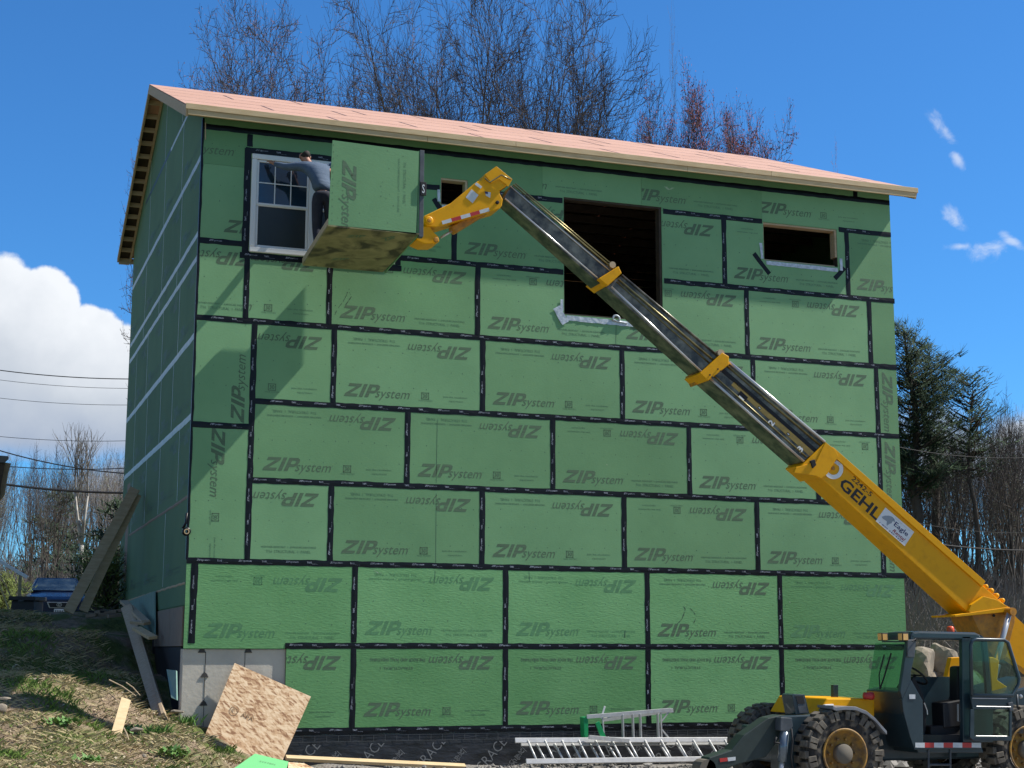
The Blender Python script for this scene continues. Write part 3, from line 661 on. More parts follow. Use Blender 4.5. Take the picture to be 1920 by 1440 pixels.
scuff([(1083, 683), (1088, 686), (1096, 686), (1101, 688)], .012, SCUFF); scuff([(1472, 618), (1480, 620), (1490, 620)], .014, LSC); scuff([(702, 1070), (710, 1075), (716, 1074)], .014, LSC); scuff([(1248, 350), (1254, 356), (1262, 352)], .03, LSC)
for px, py in ((760, 562), (914, 560), (1137, 870), (1659, 1000), (760, 773), (1480, 1128)): scuff([(px, py), (px+1.5, py+2.5)], .010, LSC)
# corner tape, wrapped round the left edge, slightly wavy, with the loose roll hanging from it
mbt = MB(); r0 = random.Random(5); zz_ = np.linspace(2.46, 9.28, 46); vs = []
for i, zc in enumerate(zz_):
    j = r0.uniform(-.006, .006); vs += [(X0-.014, .045+r0.uniform(-.02, .02), zc), (X0-.0135, -.0125, zc), (X0-.002, -.0155, zc), (X0+.022+j, -.0135, zc)]
fs = [(4*i+k, 4*i+k+1, 4*i+k+5, 4*i+k+4) for i in range(len(zz_)-1) for k in range(3)]
mbt.add(vs, fs); mbt.build('corner_tape', TAPE, house, flip=False)
mb = MB(); mb.lathe((X0-.02, -.02, 2.87), (0, 1, 0), [(.03, -.04), (.062, -.04), (.062, .05), (.03, .05), (.03, -.04)], 20); mb.path([(X0-.02, .0, 3.15), (X0-.03, .0, 3.0), (X0-.075, 0, 2.92)], .02, 5)
rl = mb.build('tape_roll', TAPE, house, smooth=True)
mb = MB(); mb.lathe((X0-.02, -.062, 2.87), (0, 1, 0), [(.026, 0), (.040, 0), (.040, .004), (.026, .004)], 20); mb.build('cardboard_core', WOOD, rl)
# ---- openings: bucks, flashing, the twin window
def frame_rect(mb, x0, z0, x1, z1, t, y0, y1, sides='LRTB', mi=0):
    if 'L' in sides: mb.box((x0-t, y0, z0), (x0, y1, z1), mi)
    if 'R' in sides: mb.box((x1, y0, z0), (x1+t, y1, z1), mi)
    if 'T' in sides: mb.box((x0-t, y0, z1), (x1+t, y1, z1+t), mi)
    if 'B' in sides: mb.box((x0-t, y0, z0-t), (x1+t, y1, z0), mi)
for i, (a, b, c, d) in enumerate(HOLES[1:]):
    mb = MB(); e_ = .04
    mb.box((a+.001, .002, b), (a+e_*.3, .16, d)); mb.box((c-e_, .002, b+(.18 if i == 2 else .0)), (c-.001, .16, d)); mb.box((a+e_*.3, .002, d-.03), (c-e_, .16, d-.001)); mb.box((a+e_*.3, .03, b+.001), (c-e_, .16, b+.03))
    mb.build('rough_frame', WOOD_GREY if i != 1 else WOOD_DARK, house)
def strip(pts, wd, mtl, name, y=YF-.006):
    mbx = MB(); r1 = random.Random(len(pts)*3+int(pts[0][0]*10)); vs = []; N_ = 26
    tot = [Vector((p[0], 0, p[1])) for p in pts]
    for a, b in zip(tot[:-1], tot[1:]):
        d = (b-a).normalized(); nn = Vector((-d.z, 0, d.x)); n = max(2, int((b-a).length/.06)); o = len(mbx.v); vv = []
        for k in range(n+1):
            c = a.lerp(b, k/n); vv += [tuple(c+nn*(wd/2+r1.uniform(-.004, .004))+Vector((0, y-r1.uniform(0, .006), 0))), tuple(c-nn*(wd/2+r1.uniform(-.006, .006))+Vector((0, y-r1.uniform(0, .006), 0)))]
        mbx.add(vv, [(2*k, 2*k+2, 2*k+3, 2*k+1) for k in range(n)])
    return mbx.build(name, mtl, house, flip=False)
strip([(9.56, 8.16), (9.58, 7.88)], .055, FLASH, 'sill_flashing'); strip([(9.66, 7.815), (11.08, 7.80)], .07, FLASH, 'sill_flashing'); strip([(11.155, 8.02), (11.155, 7.80)], .06, FLASH, 'sill_flashing')
strip([(5.84, 6.86), (5.84, 6.66)], .05, FLASH, 'sill_flashing'); strip([(5.74, 6.72), (5.90, 6.46)], .13, FLASH, 'sill_flashing', YF-.010); strip([(5.92, 6.555), (7.60, 6.52)], .085, FLASH, 'sill_flashing'); strip([(7.71, 6.78), (7.71, 6.55)], .06, FLASH, 'sill_flashing')
strip([(3.70, 8.52), (3.71, 8.32)], .05, FLASH, 'sill_flashing'); strip([(3.76, 8.24), (4.1, 8.23)], .06, FLASH, 'sill_flashing')
mb = MB(); mb.path([(6.80+.06*math.cos(t), YF-.03, 6.60+.055*math.sin(t)) for t in np.linspace(-.5, 3.6, 10)]+[(6.82, -.03, 6.56), (7.0, -.03, 6.54)], .018, 6); mb.build('loose_tape_end', FLASH, house, smooth=True)
win = bpy.data.objects.new('window', None); col.objects.link(win); win.parent = house; win.location = Vector((1.8, 0, 8.0))-wloc(house)
wx0, wz0, wx1, wz1 = .66, 7.21, 2.98, 8.79
mb = MB(); frame_rect(mb, wx0+.085, wz0+.085, wx1-.085, wz1-.085, .085, -.045, .06); mb.box((1.575, -.045, wz0+.085), (1.745, .06, wz1-.085))
mb.build('window_frame', VINYL, win, bevel=.012)
for (sx0, sx1) in ((.745, 1.575), (1.745, 2.895)):
    mid = (wz0+wz1)/2-.03
    mb = MB(); frame_rect(mb, sx0+.035, mid+.04, sx1-.035, wz1-.125, .034, -.022, .02); mb.build('sash', VINYL, win, bevel=.006)
    mb = MB(); frame_rect(mb, sx0+.04, wz0+.125, sx1-.04, mid-.01, .038, -.010, .035); mb.build('sash', VINYL, win, bevel=.006)
    mb = MB(); mb.box((sx0+.035, -.004, mid+.04), (sx1-.035, .004, wz1-.125)); mb.build('window_pane', WINGLASS, win)
    mb = MB(); mb.box((sx0+.04, .008, wz0+.125), (sx1-.04, .014, mid-.01)); mb.build('window_screen', WINGLASS_LOW, win)
    mb = MB()
    for k in (1, 2): xx = sx0+.035+(sx1-sx0-.07)*k/3; mb.box((xx-.008, -.012, mid+.04), (xx+.008, -.005, wz1-.125))
    zz = (mid+.04+wz1-.125)/2; mb.box((sx0+.035, -.0115, zz-.008), (sx1-.035, -.0055, zz+.008)); mb.build('muntin', VINYL, win)
# ---- membrane strip below the sheathing
mb = MB(); n = 120; xs_ = np.linspace(XS-.02, X1, n+1); r0 = random.Random(3); vs = []
for i, x_ in enumerate(xs_):
    for j, zc in enumerate((-.10, -.22, -.36, -.50, -.68, -.85)):
        vs.append((x_, -.004-r0.uniform(0, .010)*(1 if j else 0)-(.012 if j > 1 else 0), zc))
mb.add(vs, [(6*i+j, 6*i+6+j, 6*i+7+j, 6*i+1+j) for i in range(n) for j in range(5)])
mem = mb.build('waterproof_membrane', BLACKW, house, smooth=True, flip=False)
pr = Print((0, -.031, 0), (1, 0, 0), (0, 0, 1), [(XS, -.80, X1, -.235)])
for k in range(11):
    x_ = 1.55+k*.98; a = R(45) if k % 2 == 0 else R(45)
    pr.text('GRACE', x_, -.72+.02*(k % 3), w=.62, h=.16, rot=R(48), off=-.006)
    pr.text('Ice & Water', x_+.66, -.33, w=.50, h=.10, rot=R(228), off=-.004); pr.text('Shield', x_+.50, -.62, w=.30, h=.09, rot=R(48), off=-.004)
pr.mb.build('membrane_print', MEMINK, mem, flip=False)
mb = MB(); mb.box((XS, -.024, -.205), (X1, -.022, -.201)); mb.box((XS, -.0165, -.118), (X1, -.0145, -.114))
for k in range(60):
    xx = XS+.1+k*.18; mb.box((xx, -.0235, -.20), (xx+.005, -.0215, -.118))
mb.build('grid_lines', MEMLINE, mem)
# ---- left gable wall
levels = [(2.13, 2.12), (3.40, 3.44), (4.61, 4.77), (5.85, 6.01), (7.07, 7.29), (7.46, 7.65), (8.68, 8.96), (10.0, 10.32)]
vj = [[2.85, 6.0, 8.6], [1.4, 4.0, 6.2, 8.7], [2.55, 4.3, 6.5, 8.8], [2.1, 4.4, 6.9, 9.0], [2.6, 5.2, 7.9], [2.3, 4.9, 7.8], [2.45, 5.0, 7.6], [2.7, 5.2, 7.8]]
def lz(i, y):
    if i >= len(levels): return 99
    a, b = levels[i]; return a+(b-a)*y/10.4
for i in range(len(levels)):
    ys = [.0]+vj[i]+[YD]
    for k in range(len(ys)-1):
        ya, yb = ys[k]+.002, ys[k+1]-.002
        pts_b = [(ya, lz(i, ya)), (yb, lz(i, yb))]
        cand = [ya]+([5.7] if ya < 5.7 < yb else [])+[yb]
        # add intersection break
        tp = []
        for yy in np.linspace(ya, yb, 25): tp.append((yy, min(lz(i+1, yy)-.002, side_top(yy)-.03)))
        tp = [t_ for t_ in tp if t_[1] > lz(i, t_[0])+.01]
        if len(tp) < 3 or max(t[1]-lz(i, t[0]) for t in tp) < .05: continue
        pts_b = [(tp[0][0], lz(i, tp[0][0])), (tp[-1][0], lz(i, tp[-1][0]))]
        poly = [(X0, y_, z_) for y_, z_ in pts_b]+[(X0, y_, max(z_, lz(i, y_)+.001)) for y_, z_ in reversed(tp)]
        mb = MB(); mb.prism(poly, (.011, 0, 0)); ob = mb.build('side_panel', GREEN_SHADED, house)
        if i < 7:
            pr = Print((X0-.0015, yb, 0), (0, -1, 0), (0, 0, 1), [(.03, lz(i, 0)+.06, yb-ya-.03, min(lz(i+1, 0)-.02, side_top(ya)-.08, side_top(yb)-.08))])
            logo(pr, .2, lz(i, yb)+.18, mi=0); auxM(pr, 1.4, lz(i, yb)+.15)
            if i % 2: logo(pr, yb-ya-.2, lz(i, yb)+1.05, math.pi)
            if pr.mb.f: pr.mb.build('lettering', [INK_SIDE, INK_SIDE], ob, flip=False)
def side_band(a, b, wd, mtl, name='side_seam_tape'):
    mb = MB(); n = 40; vs = []; r1 = random.Random(int(a[1]*10))
    for k in range(n+1):
        y_ = a[0]+(b[0]-a[0])*k/n; zc = a[1]+(b[1]-a[1])*k/n
        e_ = r1.uniform(-.006, .006); vs += [(X0-.0028, y_, zc-wd/2+e_), (X0-.005-r1.uniform(0, .003), y_, zc), (X0-.0028, y_, zc+wd/2+e_)]
    mb.add(vs, [q for k in range(n) for q in ((3*k, 3*k+3, 3*k+4, 3*k+1), (3*k+1, 3*k+4, 3*k+5, 3*k+2))]); mb.build(name, mtl, house, flip=False)
side_band((1.97, 10.01), (4.3, 10.12), .07, TAPE_SIDE); side_band((4.3, 10.13), (8.6, 10.3), .06, TAPE, 'side_seam_tape')
for i, (y1, wd) in {6: (10.7, .10), 5: (10.6, .09), 4: (10.6, .09), 3: (10.7, .10), 2: (10.7, .10)}.items(): side_band((.03, lz(i, .03)), (y1, lz(i, y1)), wd, TAPE_SIDE)
side_band((.03, lz(1, 0)), (9, lz(1, 9)), .05, BROWNB)
side_band((.03, lz(0, 0)-.01), (9, lz(0, 9)-.01), .035, WOOD_GREY)
mb = MB()
for i in range(0, 8):
    for y_ in vj[i]:
        za, zb = lz(i, y_)+.04, min(lz(i+1, y_)-.04, side_top(y_)-.1)
        if zb > za+.2 and not (i == 0 and y_ > 3): mb.box((X0-.0025, y_-.016, za), (X0-.0008, y_+.016, zb))
mb.build('vertical_seam', TAPE_SIDE, house)
mb = MB(); mb.box((X0-.002, 9.25, 2.5), (X0+.02, 9.85, 4.55)); mb.build('side_doorway', BROWNB, house)
mb = MB(); mb.box((X0, .0, 1.80), (X0+.011, 3.75, 2.11)); mb.build('side_panel', GREEN_SHADED, house)
mb = MB(); mb.box((X0-.012, .12, 1.20), (X0+.011, 1.62, 1.78)); mb.box((X0-.012, 1.64, 1.20), (X0+.011, 3.7, 1.78)); mb.build('form_board', BROWNB, house)
mb = MB(); mb.box((X0-.02, 3.74, .9), (X0+.03, 3.86, 2.12)); mb.build('dark_post', FOUND, house)
# ---- roof
RX0, RX1 = -.42, 12.565
RL = [(-.35, 9.34), (5.7, 11.83), (11.35, 9.80)]
def roofslab(p, q, nrows, first):
    P_, Q_ = Vector((0, p[0], p[1])), Vector((0, q[0], q[1])); d = (Q_-P_); L = d.length; d /= L; nn = Vector((0, -d.z, d.y))
    if nn.z < 0: nn = -nn
    for r_ in range(nrows):
        a = P_+d*(L*r_/nrows+.003); b = P_+d*(L*(r_+1)/nrows-.003)
        x_ = RX0; k = 0; stag = [2.44, 1.25][r_ % 2]+.3*(r_ % 3)
        while x_ < RX1-.01:
            xe = min(x_+(stag if k == 0 else 2.44), RX1)
            if RX1-xe < .3: xe = RX1
            mb = MB(); v4 = [Vector((x_+.004, a.y, a.z)), Vector((xe-.004, a.y, a.z)), Vector((xe-.004, b.y, b.z)), Vector((x_+.004, b.y, b.z))]
            mb.prism(v4, nn*.013); mb.build('roof_panel', ROOFM, house)
            if first and xe < RX1-.05:
                m2 = MB(); o_ = nn*.0165; w_ = .020
                m2.add([Vector((xe-w_, a.y, a.z))+o_, Vector((xe+w_, a.y, a.z))+o_, Vector((xe+w_, b.y, b.z))+o_, Vector((xe-w_, b.y, b.z))+o_], [(0, 1, 2, 3)]); m2.build('roof_joint', ROOFSEAM, house, flip=False)
            x_ = xe; k += 1
        if first and r_ > 0:
            m2 = MB(); o_ = nn*.0155; c = P_+d*(L*r_/nrows); e1, e2 = c-d*.016, c+d*.016
            m2.add([Vector((RX0, e1.y, e1.z))+o_, Vector((RX1, e1.y, e1.z))+o_, Vector((RX1, e2.y, e2.z))+o_, Vector((RX0, e2.y, e2.z))+o_], [(0, 1, 2, 3)]); m2.build('roof_joint', ROOFSEAM, house, flip=False)
roofslab(RL[0], RL[1], 5, True); roofslab(RL[2], RL[1], 4, False)
# fascia: two stacked boards in three lengths
xj = [RX0-.012, 4.9, 9.6, RX1+.01]
for a, b in zip(xj[:-1], xj[1:]):
    mb = MB(); mb.box((a+.002, -.385, 9.272), (b-.002, -.350, 9.362)); mb.build('fascia_board', WOOD, house, bevel=.004)
xj = [RX0+.025, 3.4, 8.0, RX1-.035]
for a, b in zip(xj[:-1], xj[1:]):
    mb = MB(); mb.box((a+.002, -.372, 9.185), (b-.002, -.336, 9.270)); mb.build('fascia_board', WOOD, house, bevel=.004)
mb = MB(); mb.box((RX0+.04, -.334, 9.30), (X1+.3, -.003, 9.318)); mb.build('eave_underside', WOOD_DARK, house)
mb = MB(); mb.beam((X0+.04, YF-.018, 8.93), (X0+.03, YF-.018, 9.2), .014, .012, up=(0, 1, 0)); mb.build('corner_batten', WOOD_GREY, house)
def rake(p, q, x, name, h=.15, w_=.036, mtl=WOOD_GREY, drop=0.):
    mb = MB(); a = (x, p[0], p[1]-h/2-.012-drop); b = (x, q[0], q[1]-h/2-.012-drop); mb.beam(a, b, w_, h); return mb.build(name, mtl, house)
for x in (RX0+.018, RX1-.02):
    rake(RL[0], RL[1], x, 'rake_board', h=.165); rake(RL[2], RL[1], x, 'rake_board', h=.11)
rake(RL[0], RL[1], X0-.025, 'rake_backing', mtl=WOOD_GREY, h=.10); rake(RL[2], RL[1], X0-.025, 'rake_backing', mtl=WOOD_GREY, h=.10)
for (p, q) in ((RL[0], RL[1]), (RL[1], RL[2])):
    n = 10 if p is RL[0] else 14
    for k in range(1, n):
        t = k/n; yy = p[0]+(q[0]-p[0])*t; zz = p[1]+(q[1]-p[1])*t
        mb = MB(); mb.box((RX0+.037, yy-.02, zz-.105), (X0-.044, yy+.02, zz-.015)); mb.build('lookout', WOOD_GREY, house)
mb = MB()
for (p, q) in ((RL[0], RL[1]), (RL[1], RL[2])): mb.prism([(RX0+.037, p[0]+.04, p[1]-.006), (X0-.044, p[0]+.04, p[1]-.006), (X0-.044, q[0], q[1]-.006), (RX0+.037, q[0], q[1]-.006)], (0, 0, -.006))
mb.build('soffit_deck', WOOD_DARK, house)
mb = MB(); mb.box((RX0+.037, RL[2][0]-.05, RL[2][1]-.16), (X0-.044, RL[2][0]-.012, RL[2][1]-.02)); mb.box((X0-.04, RL[2][0]-.05, RL[2][1]-.14), (RX1, RL[2][0]-.012, RL[2][1]-.02)); mb.build('fascia_board', WOOD_GREY, house)
# ---------------------------------------------------------------- work platform box hung on the boom
BX0, BX1, BY0, BY1, BZ0 = 1.33, 2.66, -2.60, -.27, 7.02
box = thing('work_platform', 'home made green panel work box with a filthy underside held up on the yellow boom', 'work platform', (2.0, -1.43, 7.0))
mb = MB()
v4 = [(1.33, BY0, BZ0), (2.66, BY0, BZ0), (2.73, BY1, BZ0), (1.45, BY1, BZ0)]
mb.prism(v4, (0, 0, -.022)); mb.build('floor', SOILED, box)
pr = Print((0, 0, BZ0-.0235), (1, 0, 0), (0, -1, 0)); 
pr.text('ZIP', 1.70, 2.1, w=.30, h=.13, rot=R(20), shear=.3, off=.03); pr.text('ZIP', 1.78, .75, w=.30, h=.13, rot=R(20), shear=.3, off=.03); pr.text('ZIP', 2.28, 2.1, w=.30, h=.13, rot=R(60), shear=.3, off=.03)
pr.mb.build('lettering', INK, box, flip=False)
mb = MB(); mb.prism([(1.335, BY0, BZ0+.002), (2.61, BY0, BZ0-.02), (2.64, BY0, 8.235), (1.37, BY0, 8.26)], (0, .018, 0)); fp = mb.build('front_panel', [GREEN], box)
pr = Print((1.36, BY0-.0015, 0), (1, 0, 0), (0, 0, 1), [(0, 7.03, 1.26, 8.24)])
logo(pr, .16, 7.985, -math.pi/2)
pr.text('7/16  STRUCTURAL  1  PANEL', 1.05, 8.05, w=.62, h=.04, rot=-math.pi/2, mi=1); pr.text('WEATHER RESISTANT 1 EXPOSURE', .97, 8.10, w=.8, h=.026, rot=-math.pi/2, mi=1)
for k in range(26):
    a = rnd.uniform(.03, 1.24); b = rnd.uniform(7.06, 8.2); t = rnd.uniform(.004, .008); pr.poly([(a-t, b-t), (a+t, b-t), (a+t*.5, b+t), (a-t, b+t)])
for k in range(12): 
    b = 7.08+k*.1; pr.poly([(.022, b), (.03, b), (.03, b+.02), (.022, b+.02)])
pr.mb.build('lettering', [INK, INK_DIM], fp, flip=False)
mb = MB(); mb.prism([(2.64, BY0+.02, BZ0-.03), (2.755, BY1, BZ0-.03), (2.755, BY1, 8.22), (2.64, BY0+.02, 8.25)], (.018, 0, 0)); mb.build('side_panel', GREEN, box)
mb = MB(); mb.box((2.655, BY0+.0, BZ0-.05), (2.72, BY0+.10, 8.26)); mb.build('steel_upright', DKGREY, box, bevel=.004)
mb = MB(); mb.box((2.662, BY0-.03, 7.58), (2.75, BY0-.002, 7.78)); cb = mb.build('control_box', BLACK, box, bevel=.006)
pr = Print((2.662, BY0-.0325, 7.58), (1, 0, 0), (0, 0, 1)); pr.text('S', .022, .03, w=.04, h=.13, off=.01); pr.mb.build('lettering', LABEL, cb, flip=False)
mb = MB(); mb.beam((1.345, BY0+.01, BZ0+.045), (1.465, BY1, BZ0+.045), .04, .09); mb.beam((1.465, BY1-.01, BZ0+.045), (2.72, BY1-.01, BZ0+.045), .04, .09); mb.build('toe_board', WOOD_GREY, box, bevel=.004)

# ---------------------------------------------------------------- the worker
def skinmesh(name, joints, edges, mats, parent, sub=2, root=0, flat=None):
    me = bpy.data.meshes.new(name); o0 = wloc(parent) if parent else Vector((0, 0, 0))
    me.from_pydata([tuple(Vector(j[0])-o0) for j in joints], edges, []); ob = bpy.data.objects.new(name, me); col.objects.link(ob)
    if parent: ob.parent = parent
    md = ob.modifiers.new('s', 'SKIN'); md.use_smooth_shade = True; sb = ob.modifiers.new('u', 'SUBSURF'); sb.levels = sub; sb.render_levels = sub
    for i, j in enumerate(joints):
        r_ = j[1]; me.skin_vertices[0].data[i].radius = r_ if isinstance(r_, tuple) else (r_, r_); me.skin_vertices[0].data[i].use_root = (i == root)
    dg = bpy.context.evaluated_depsgraph_get(); dg.update()
    m2 = bpy.data.meshes.new_from_object(ob.evaluated_get(dg)); ob.modifiers.clear(); ob.data = m2
    m2.materials.clear(); m2.materials.append(mats); m2.polygons.foreach_set('use_smooth', [True]*len(m2.polygons))
    return ob
man = thing('person', 'worker in a grey blue long sleeved shirt reaching up to the window from the box', 'person', (1.70, -.72, 7.03))
J = {'pel': (1.62, -.82, 7.92), 'waist': (1.61, -.79, 8.08), 'chest': (1.555, -.70, 8.31), 'neck': (1.475, -.56, 8.47), 'headb': (1.42, -.52, 8.52), 'head': (1.385, -.50, 8.60), 'headt': (1.37, -.50, 8.665),
     'shL': (1.375, -.62, 8.41), 'elL': (1.12, -.45, 8.42), 'wrL': (.97, -.24, 8.52), 'hnL': (.93, -.17, 8.57),
     'shR': (1.73, -.66, 8.39), 'elR': (1.86, -.40, 8.28), 'wrR': (1.82, -.20, 8.42), 'hnR': (1.80, -.13, 8.48),
     'hipL': (1.55, -.82, 7.86), 'knL': (1.56, -.74, 7.48), 'anL': (1.58, -.80, 7.13), 'toL': (1.56, -.64, 7.06),
     'hipR': (1.70, -.84, 7.86), 'knR': (1.80, -.72, 7.48), 'anR': (1.84, -.86, 7.13), 'toR': (1.84, -.70, 7.06)}
for k_ in list(J):
    if k_[:2] not in ('kn', 'an', 'to'): J[k_] = (J[k_][0], J[k_][1], J[k_][2]+.07)
def sk(name, spec, edges, m, parent=man, **k):
    names = [s_[0] for s_ in spec]
    return skinmesh(name, [(J[n], r_) for n, r_ in spec], [(names.index(a), names.index(b)) for a, b in edges], m, parent, **k)
# hands: palm plus five bent fingers each
def fingers(side):
    h = Vector(J['hn'+side]); wv = (h-Vector(J['wr'+side])).normalized(); sidev = Vector((1 if side == 'L' else -1, 0, .2)).normalized(); out = []
    for i, (off, ln) in enumerate([(-.030, .060), (-.010, .070), (.010, .066), (.028, .052)]):
        b0 = h+sidev*off*-1+wv*.01; b1 = b0+wv*ln*.55+Vector((0, .012, 0)); b2 = b1+wv*ln*.35+Vector((0, .022, -.012)); out.append([b0, b1, b2])
    t0 = h+sidev*.03-wv*.03; out.append([t0, t0+sidev*.028+wv*.02, t0+sidev*.034+wv*.05]); return out
spec = [('pel', (.07, .06)), ('waist', (.07, .06)), ('chest', (.09, .06)), ('neck', .052), ('headb', (.066, .070)), ('head', (.084, .094)), ('headt', (.066, .074)),
        ('shL', .058), ('elL', .044), ('wrL', .030), ('hnL', (.040, .022)), ('shR', .058), ('elR', .044), ('wrR', .030), ('hnR', (.040, .022)),
        ('hipL', .05), ('knL', .045), ('anL', .042), ('toL', .036), ('hipR', .05), ('knR', .045), ('anR', .042), ('toR', .036)]
jl = [(J[n], r_) for n, r_ in spec]; nm = [s_[0] for s_ in spec]
ed = [(nm.index(a), nm.index(b)) for a, b in [('pel','waist'),('waist','chest'),('chest','neck'),('neck','headb'),('headb','head'),('head','headt'),('chest','shL'),('shL','elL'),('elL','wrL'),('wrL','hnL'),('chest','shR'),('shR','elR'),('elR','wrR'),('wrR','hnR'),('pel','hipL'),('hipL','knL'),('knL','anL'),('anL','toL'),('pel','hipR'),('hipR','knR'),('knR','anR'),('anR','toR')]]
for sd_ in 'LR':
    for f_ in fingers(sd_):
        pv = nm.index('hn'+sd_)
        for k, p_ in enumerate(f_): jl.append((p_, .0095-.001*k)); ed.append((pv, len(jl)-1)); pv = len(jl)-1
body = skinmesh('body', jl, ed, SKIN, man, sub=1)
J2 = {k: Vector(v_) for k, v_ in J.items()}
J['waistlow'] = (1.615, -.81, 8.03); J['mid'] = (1.59, -.755, 8.26)
sk('shirt', [('waistlow', (.168, .132)), ('waist', (.170, .134)), ('mid', (.182, .136)), ('chest', (.196, .138)), ('shL', .086), ('elL', .058), ('wrL', .042), ('shR', .088), ('elR', .058), ('wrR', .042)],
   [('waistlow','waist'),('waist','mid'),('mid','chest'),('chest','shL'),('shL','elL'),('elL','wrL'),('chest','shR'),('shR','elR'),('elR','wrR')], SHIRT, root=3)
sk('trousers', [('waistlow', (.15, .12)), ('pel', (.160, .13)), ('hipL', .108), ('knL', .078), ('anL', .062), ('hipR', .102), ('knR', .078), ('anR', .062)],
   [('waistlow','pel'),('pel','hipL'),('hipL','knL'),('knL','anL'),('pel','hipR'),('hipR','knR'),('knR','anR')], PANTS, root=1)
for s_ in 'LR': sk('boot', [('an'+s_, .058), ('to'+s_, (.05, .04))], [('an'+s_, 'to'+s_)], BLACK)
J['h1'] = (1.375, -.505, 8.73); J['h2'] = (1.41, -.525, 8.68); J['h3'] = (1.44, -.55, 8.63)
sk('hair', [('h1', (.086, .092)), ('h2', (.092, .088)), ('h3', .050)], [('h1', 'h2'), ('h2', 'h3')], HAIR)
for e_ in (-.075, .08):
    mb = MB(); mb.lathe((1.395+e_, -.515, 8.655), (1, 0, 0), [(.002, -.010), (.024, -.008), (.028, 0), (.022, .010), (.002, .012)], 10); mb.build('ear', SKIN, man, smooth=True)
mb = MB(); mb.lathe((1.375, -.415, 8.655), (0, 1, -.3), [(.002, .028), (.014, .012), (.018, 0)], 8); mb.build('nose', SKIN, man, smooth=True)

# ---------------------------------------------------------------- telehandler
tel = thing('telehandler', 'yellow and dark blue telescopic handler reaching its long boom up the house wall', 'telehandler', (10.6, -2.1, -.98))
YN, YR = BY(-2.62), BY(-2.12)                      # near and far faces of the boom
def PL(pts, y): return [at(px, py, 1, y) for px, py in pts]
def slab(name, pts, y0, y1, m, parent=None, bevel=0.):
    P_ = PL(pts, y0); mb = MB(); mb.prism(P_, (0, y1-y0, 0)); return mb.build(name, m, parent or tel, bevel=bevel)
# outer boom
slab('outer_boom', [(1560, 846), (1844, 1096), (1815, 1149), (1529, 887)], YN, YR, YEL, bevel=.012)
outer = bpy.context.scene.objects['outer_boom']
slab('top_flange', [(1562, 838), (1848, 1090), (1842, 1100), (1556, 849)], YN-.03, YR+.03, YEL, bevel=.004)
slab('boom_collar', [(1548, 829), (1566, 843), (1572, 856), (1551, 889), (1540, 897), (1530, 892), (1489, 886), (1493, 876), (1530, 866)], YN-.035, YN, YEL, bevel=.004)
slab('boom_collar', [(1548, 829), (1576, 853), (1534, 897), (1505, 872)], YN-.02, YR+.02, YEL, bevel=.01)
slab('boom_end', [(1838, 1094), (1893, 1141), (1888, 1150), (1816, 1152), (1812, 1146)], YN+.012, YR, YEL, bevel=.008)
slab('boom_foot', [(1880, 1138), (1893, 1140), (1905, 1157), (1975, 1222), (1975, 1300), (1915, 1250), (1890, 1234), (1868, 1215)], YR+.12, YR+.3, YEL)
mb = MB()                                                                  # lift mount: sloping gusset plates under the boom end
a_, b_, c_ = at(1818, 1150, 1, YN-.05), at(1893, 1139, 1, YN-.05), at(1903, 1157, 1, YN-.05)
mb.prism(PL([(1790, 1153), (1893, 1138), (1904, 1152), (1893, 1147), (1792, 1157)], YN-.10), (0, .62, 0))
mb.build('gusset_plate', YEL, tel, bevel=.006)
slab('lift_bracket', [(1822, 1153), (1890, 1146), (1904, 1152), (1903, 1166), (1893, 1205), (1886, 1235), (1868, 1240), (1850, 1215)], YN-.02, YR+.05, YEL_D, bevel=.008)
slab('gusset_fin', [(1845, 1118), (1868, 1124), (1893, 1139), (1822, 1150), (1816, 1146), (1821, 1134)], YN-.09, YN-.02, YEL, bevel=.006)
mb = MB(); q = at(1863, 1154, 1, YN-.03); mb.lathe(q, (0, -1, 0), [(.0, 0), (.022, 0), (.022, .012), (0, .012)], 14); mb.build('pin_hole', BLACK, tel)
for k, (px, py, r_) in enumerate([(1846, 1100, .036), (1856, 1108, .042), (1866, 1117, .040), (1877, 1126, .036)]):
    mb = MB(); q = at(px, py, 1, YN+.1); mb.lathe(q, (0, -1, 0), [(.0, -.04), (r_, -.03), (r_, .05), (r_*.6, .07), (0, .07)], 10); mb.build('hose_fitting', YEL, tel, smooth=True)
mb = MB(); mb.tube(at(1892, 1150, 1, YN-.16), at(1865, 1252, 1, YN-.16), .042, n=14); mb.build('lift_cylinder_rod', CHROME, tel, smooth=True)
mb = MB(); mb.tube(at(1868, 1245, 1, YN-.16), at(1838, 1360, 1, YN-.16), .072, n=16); mb.build('lift_cylinder', BLUEBLK, tel, smooth=True)
mb = MB(); mb.lathe(at(1894, 1147, 1, YN-.16), (0, 1, 0), [(0, -.08), (.06, -.08), (.06, .08), (0, .08)], 18); mb.build('pin', YEL_D, tel)
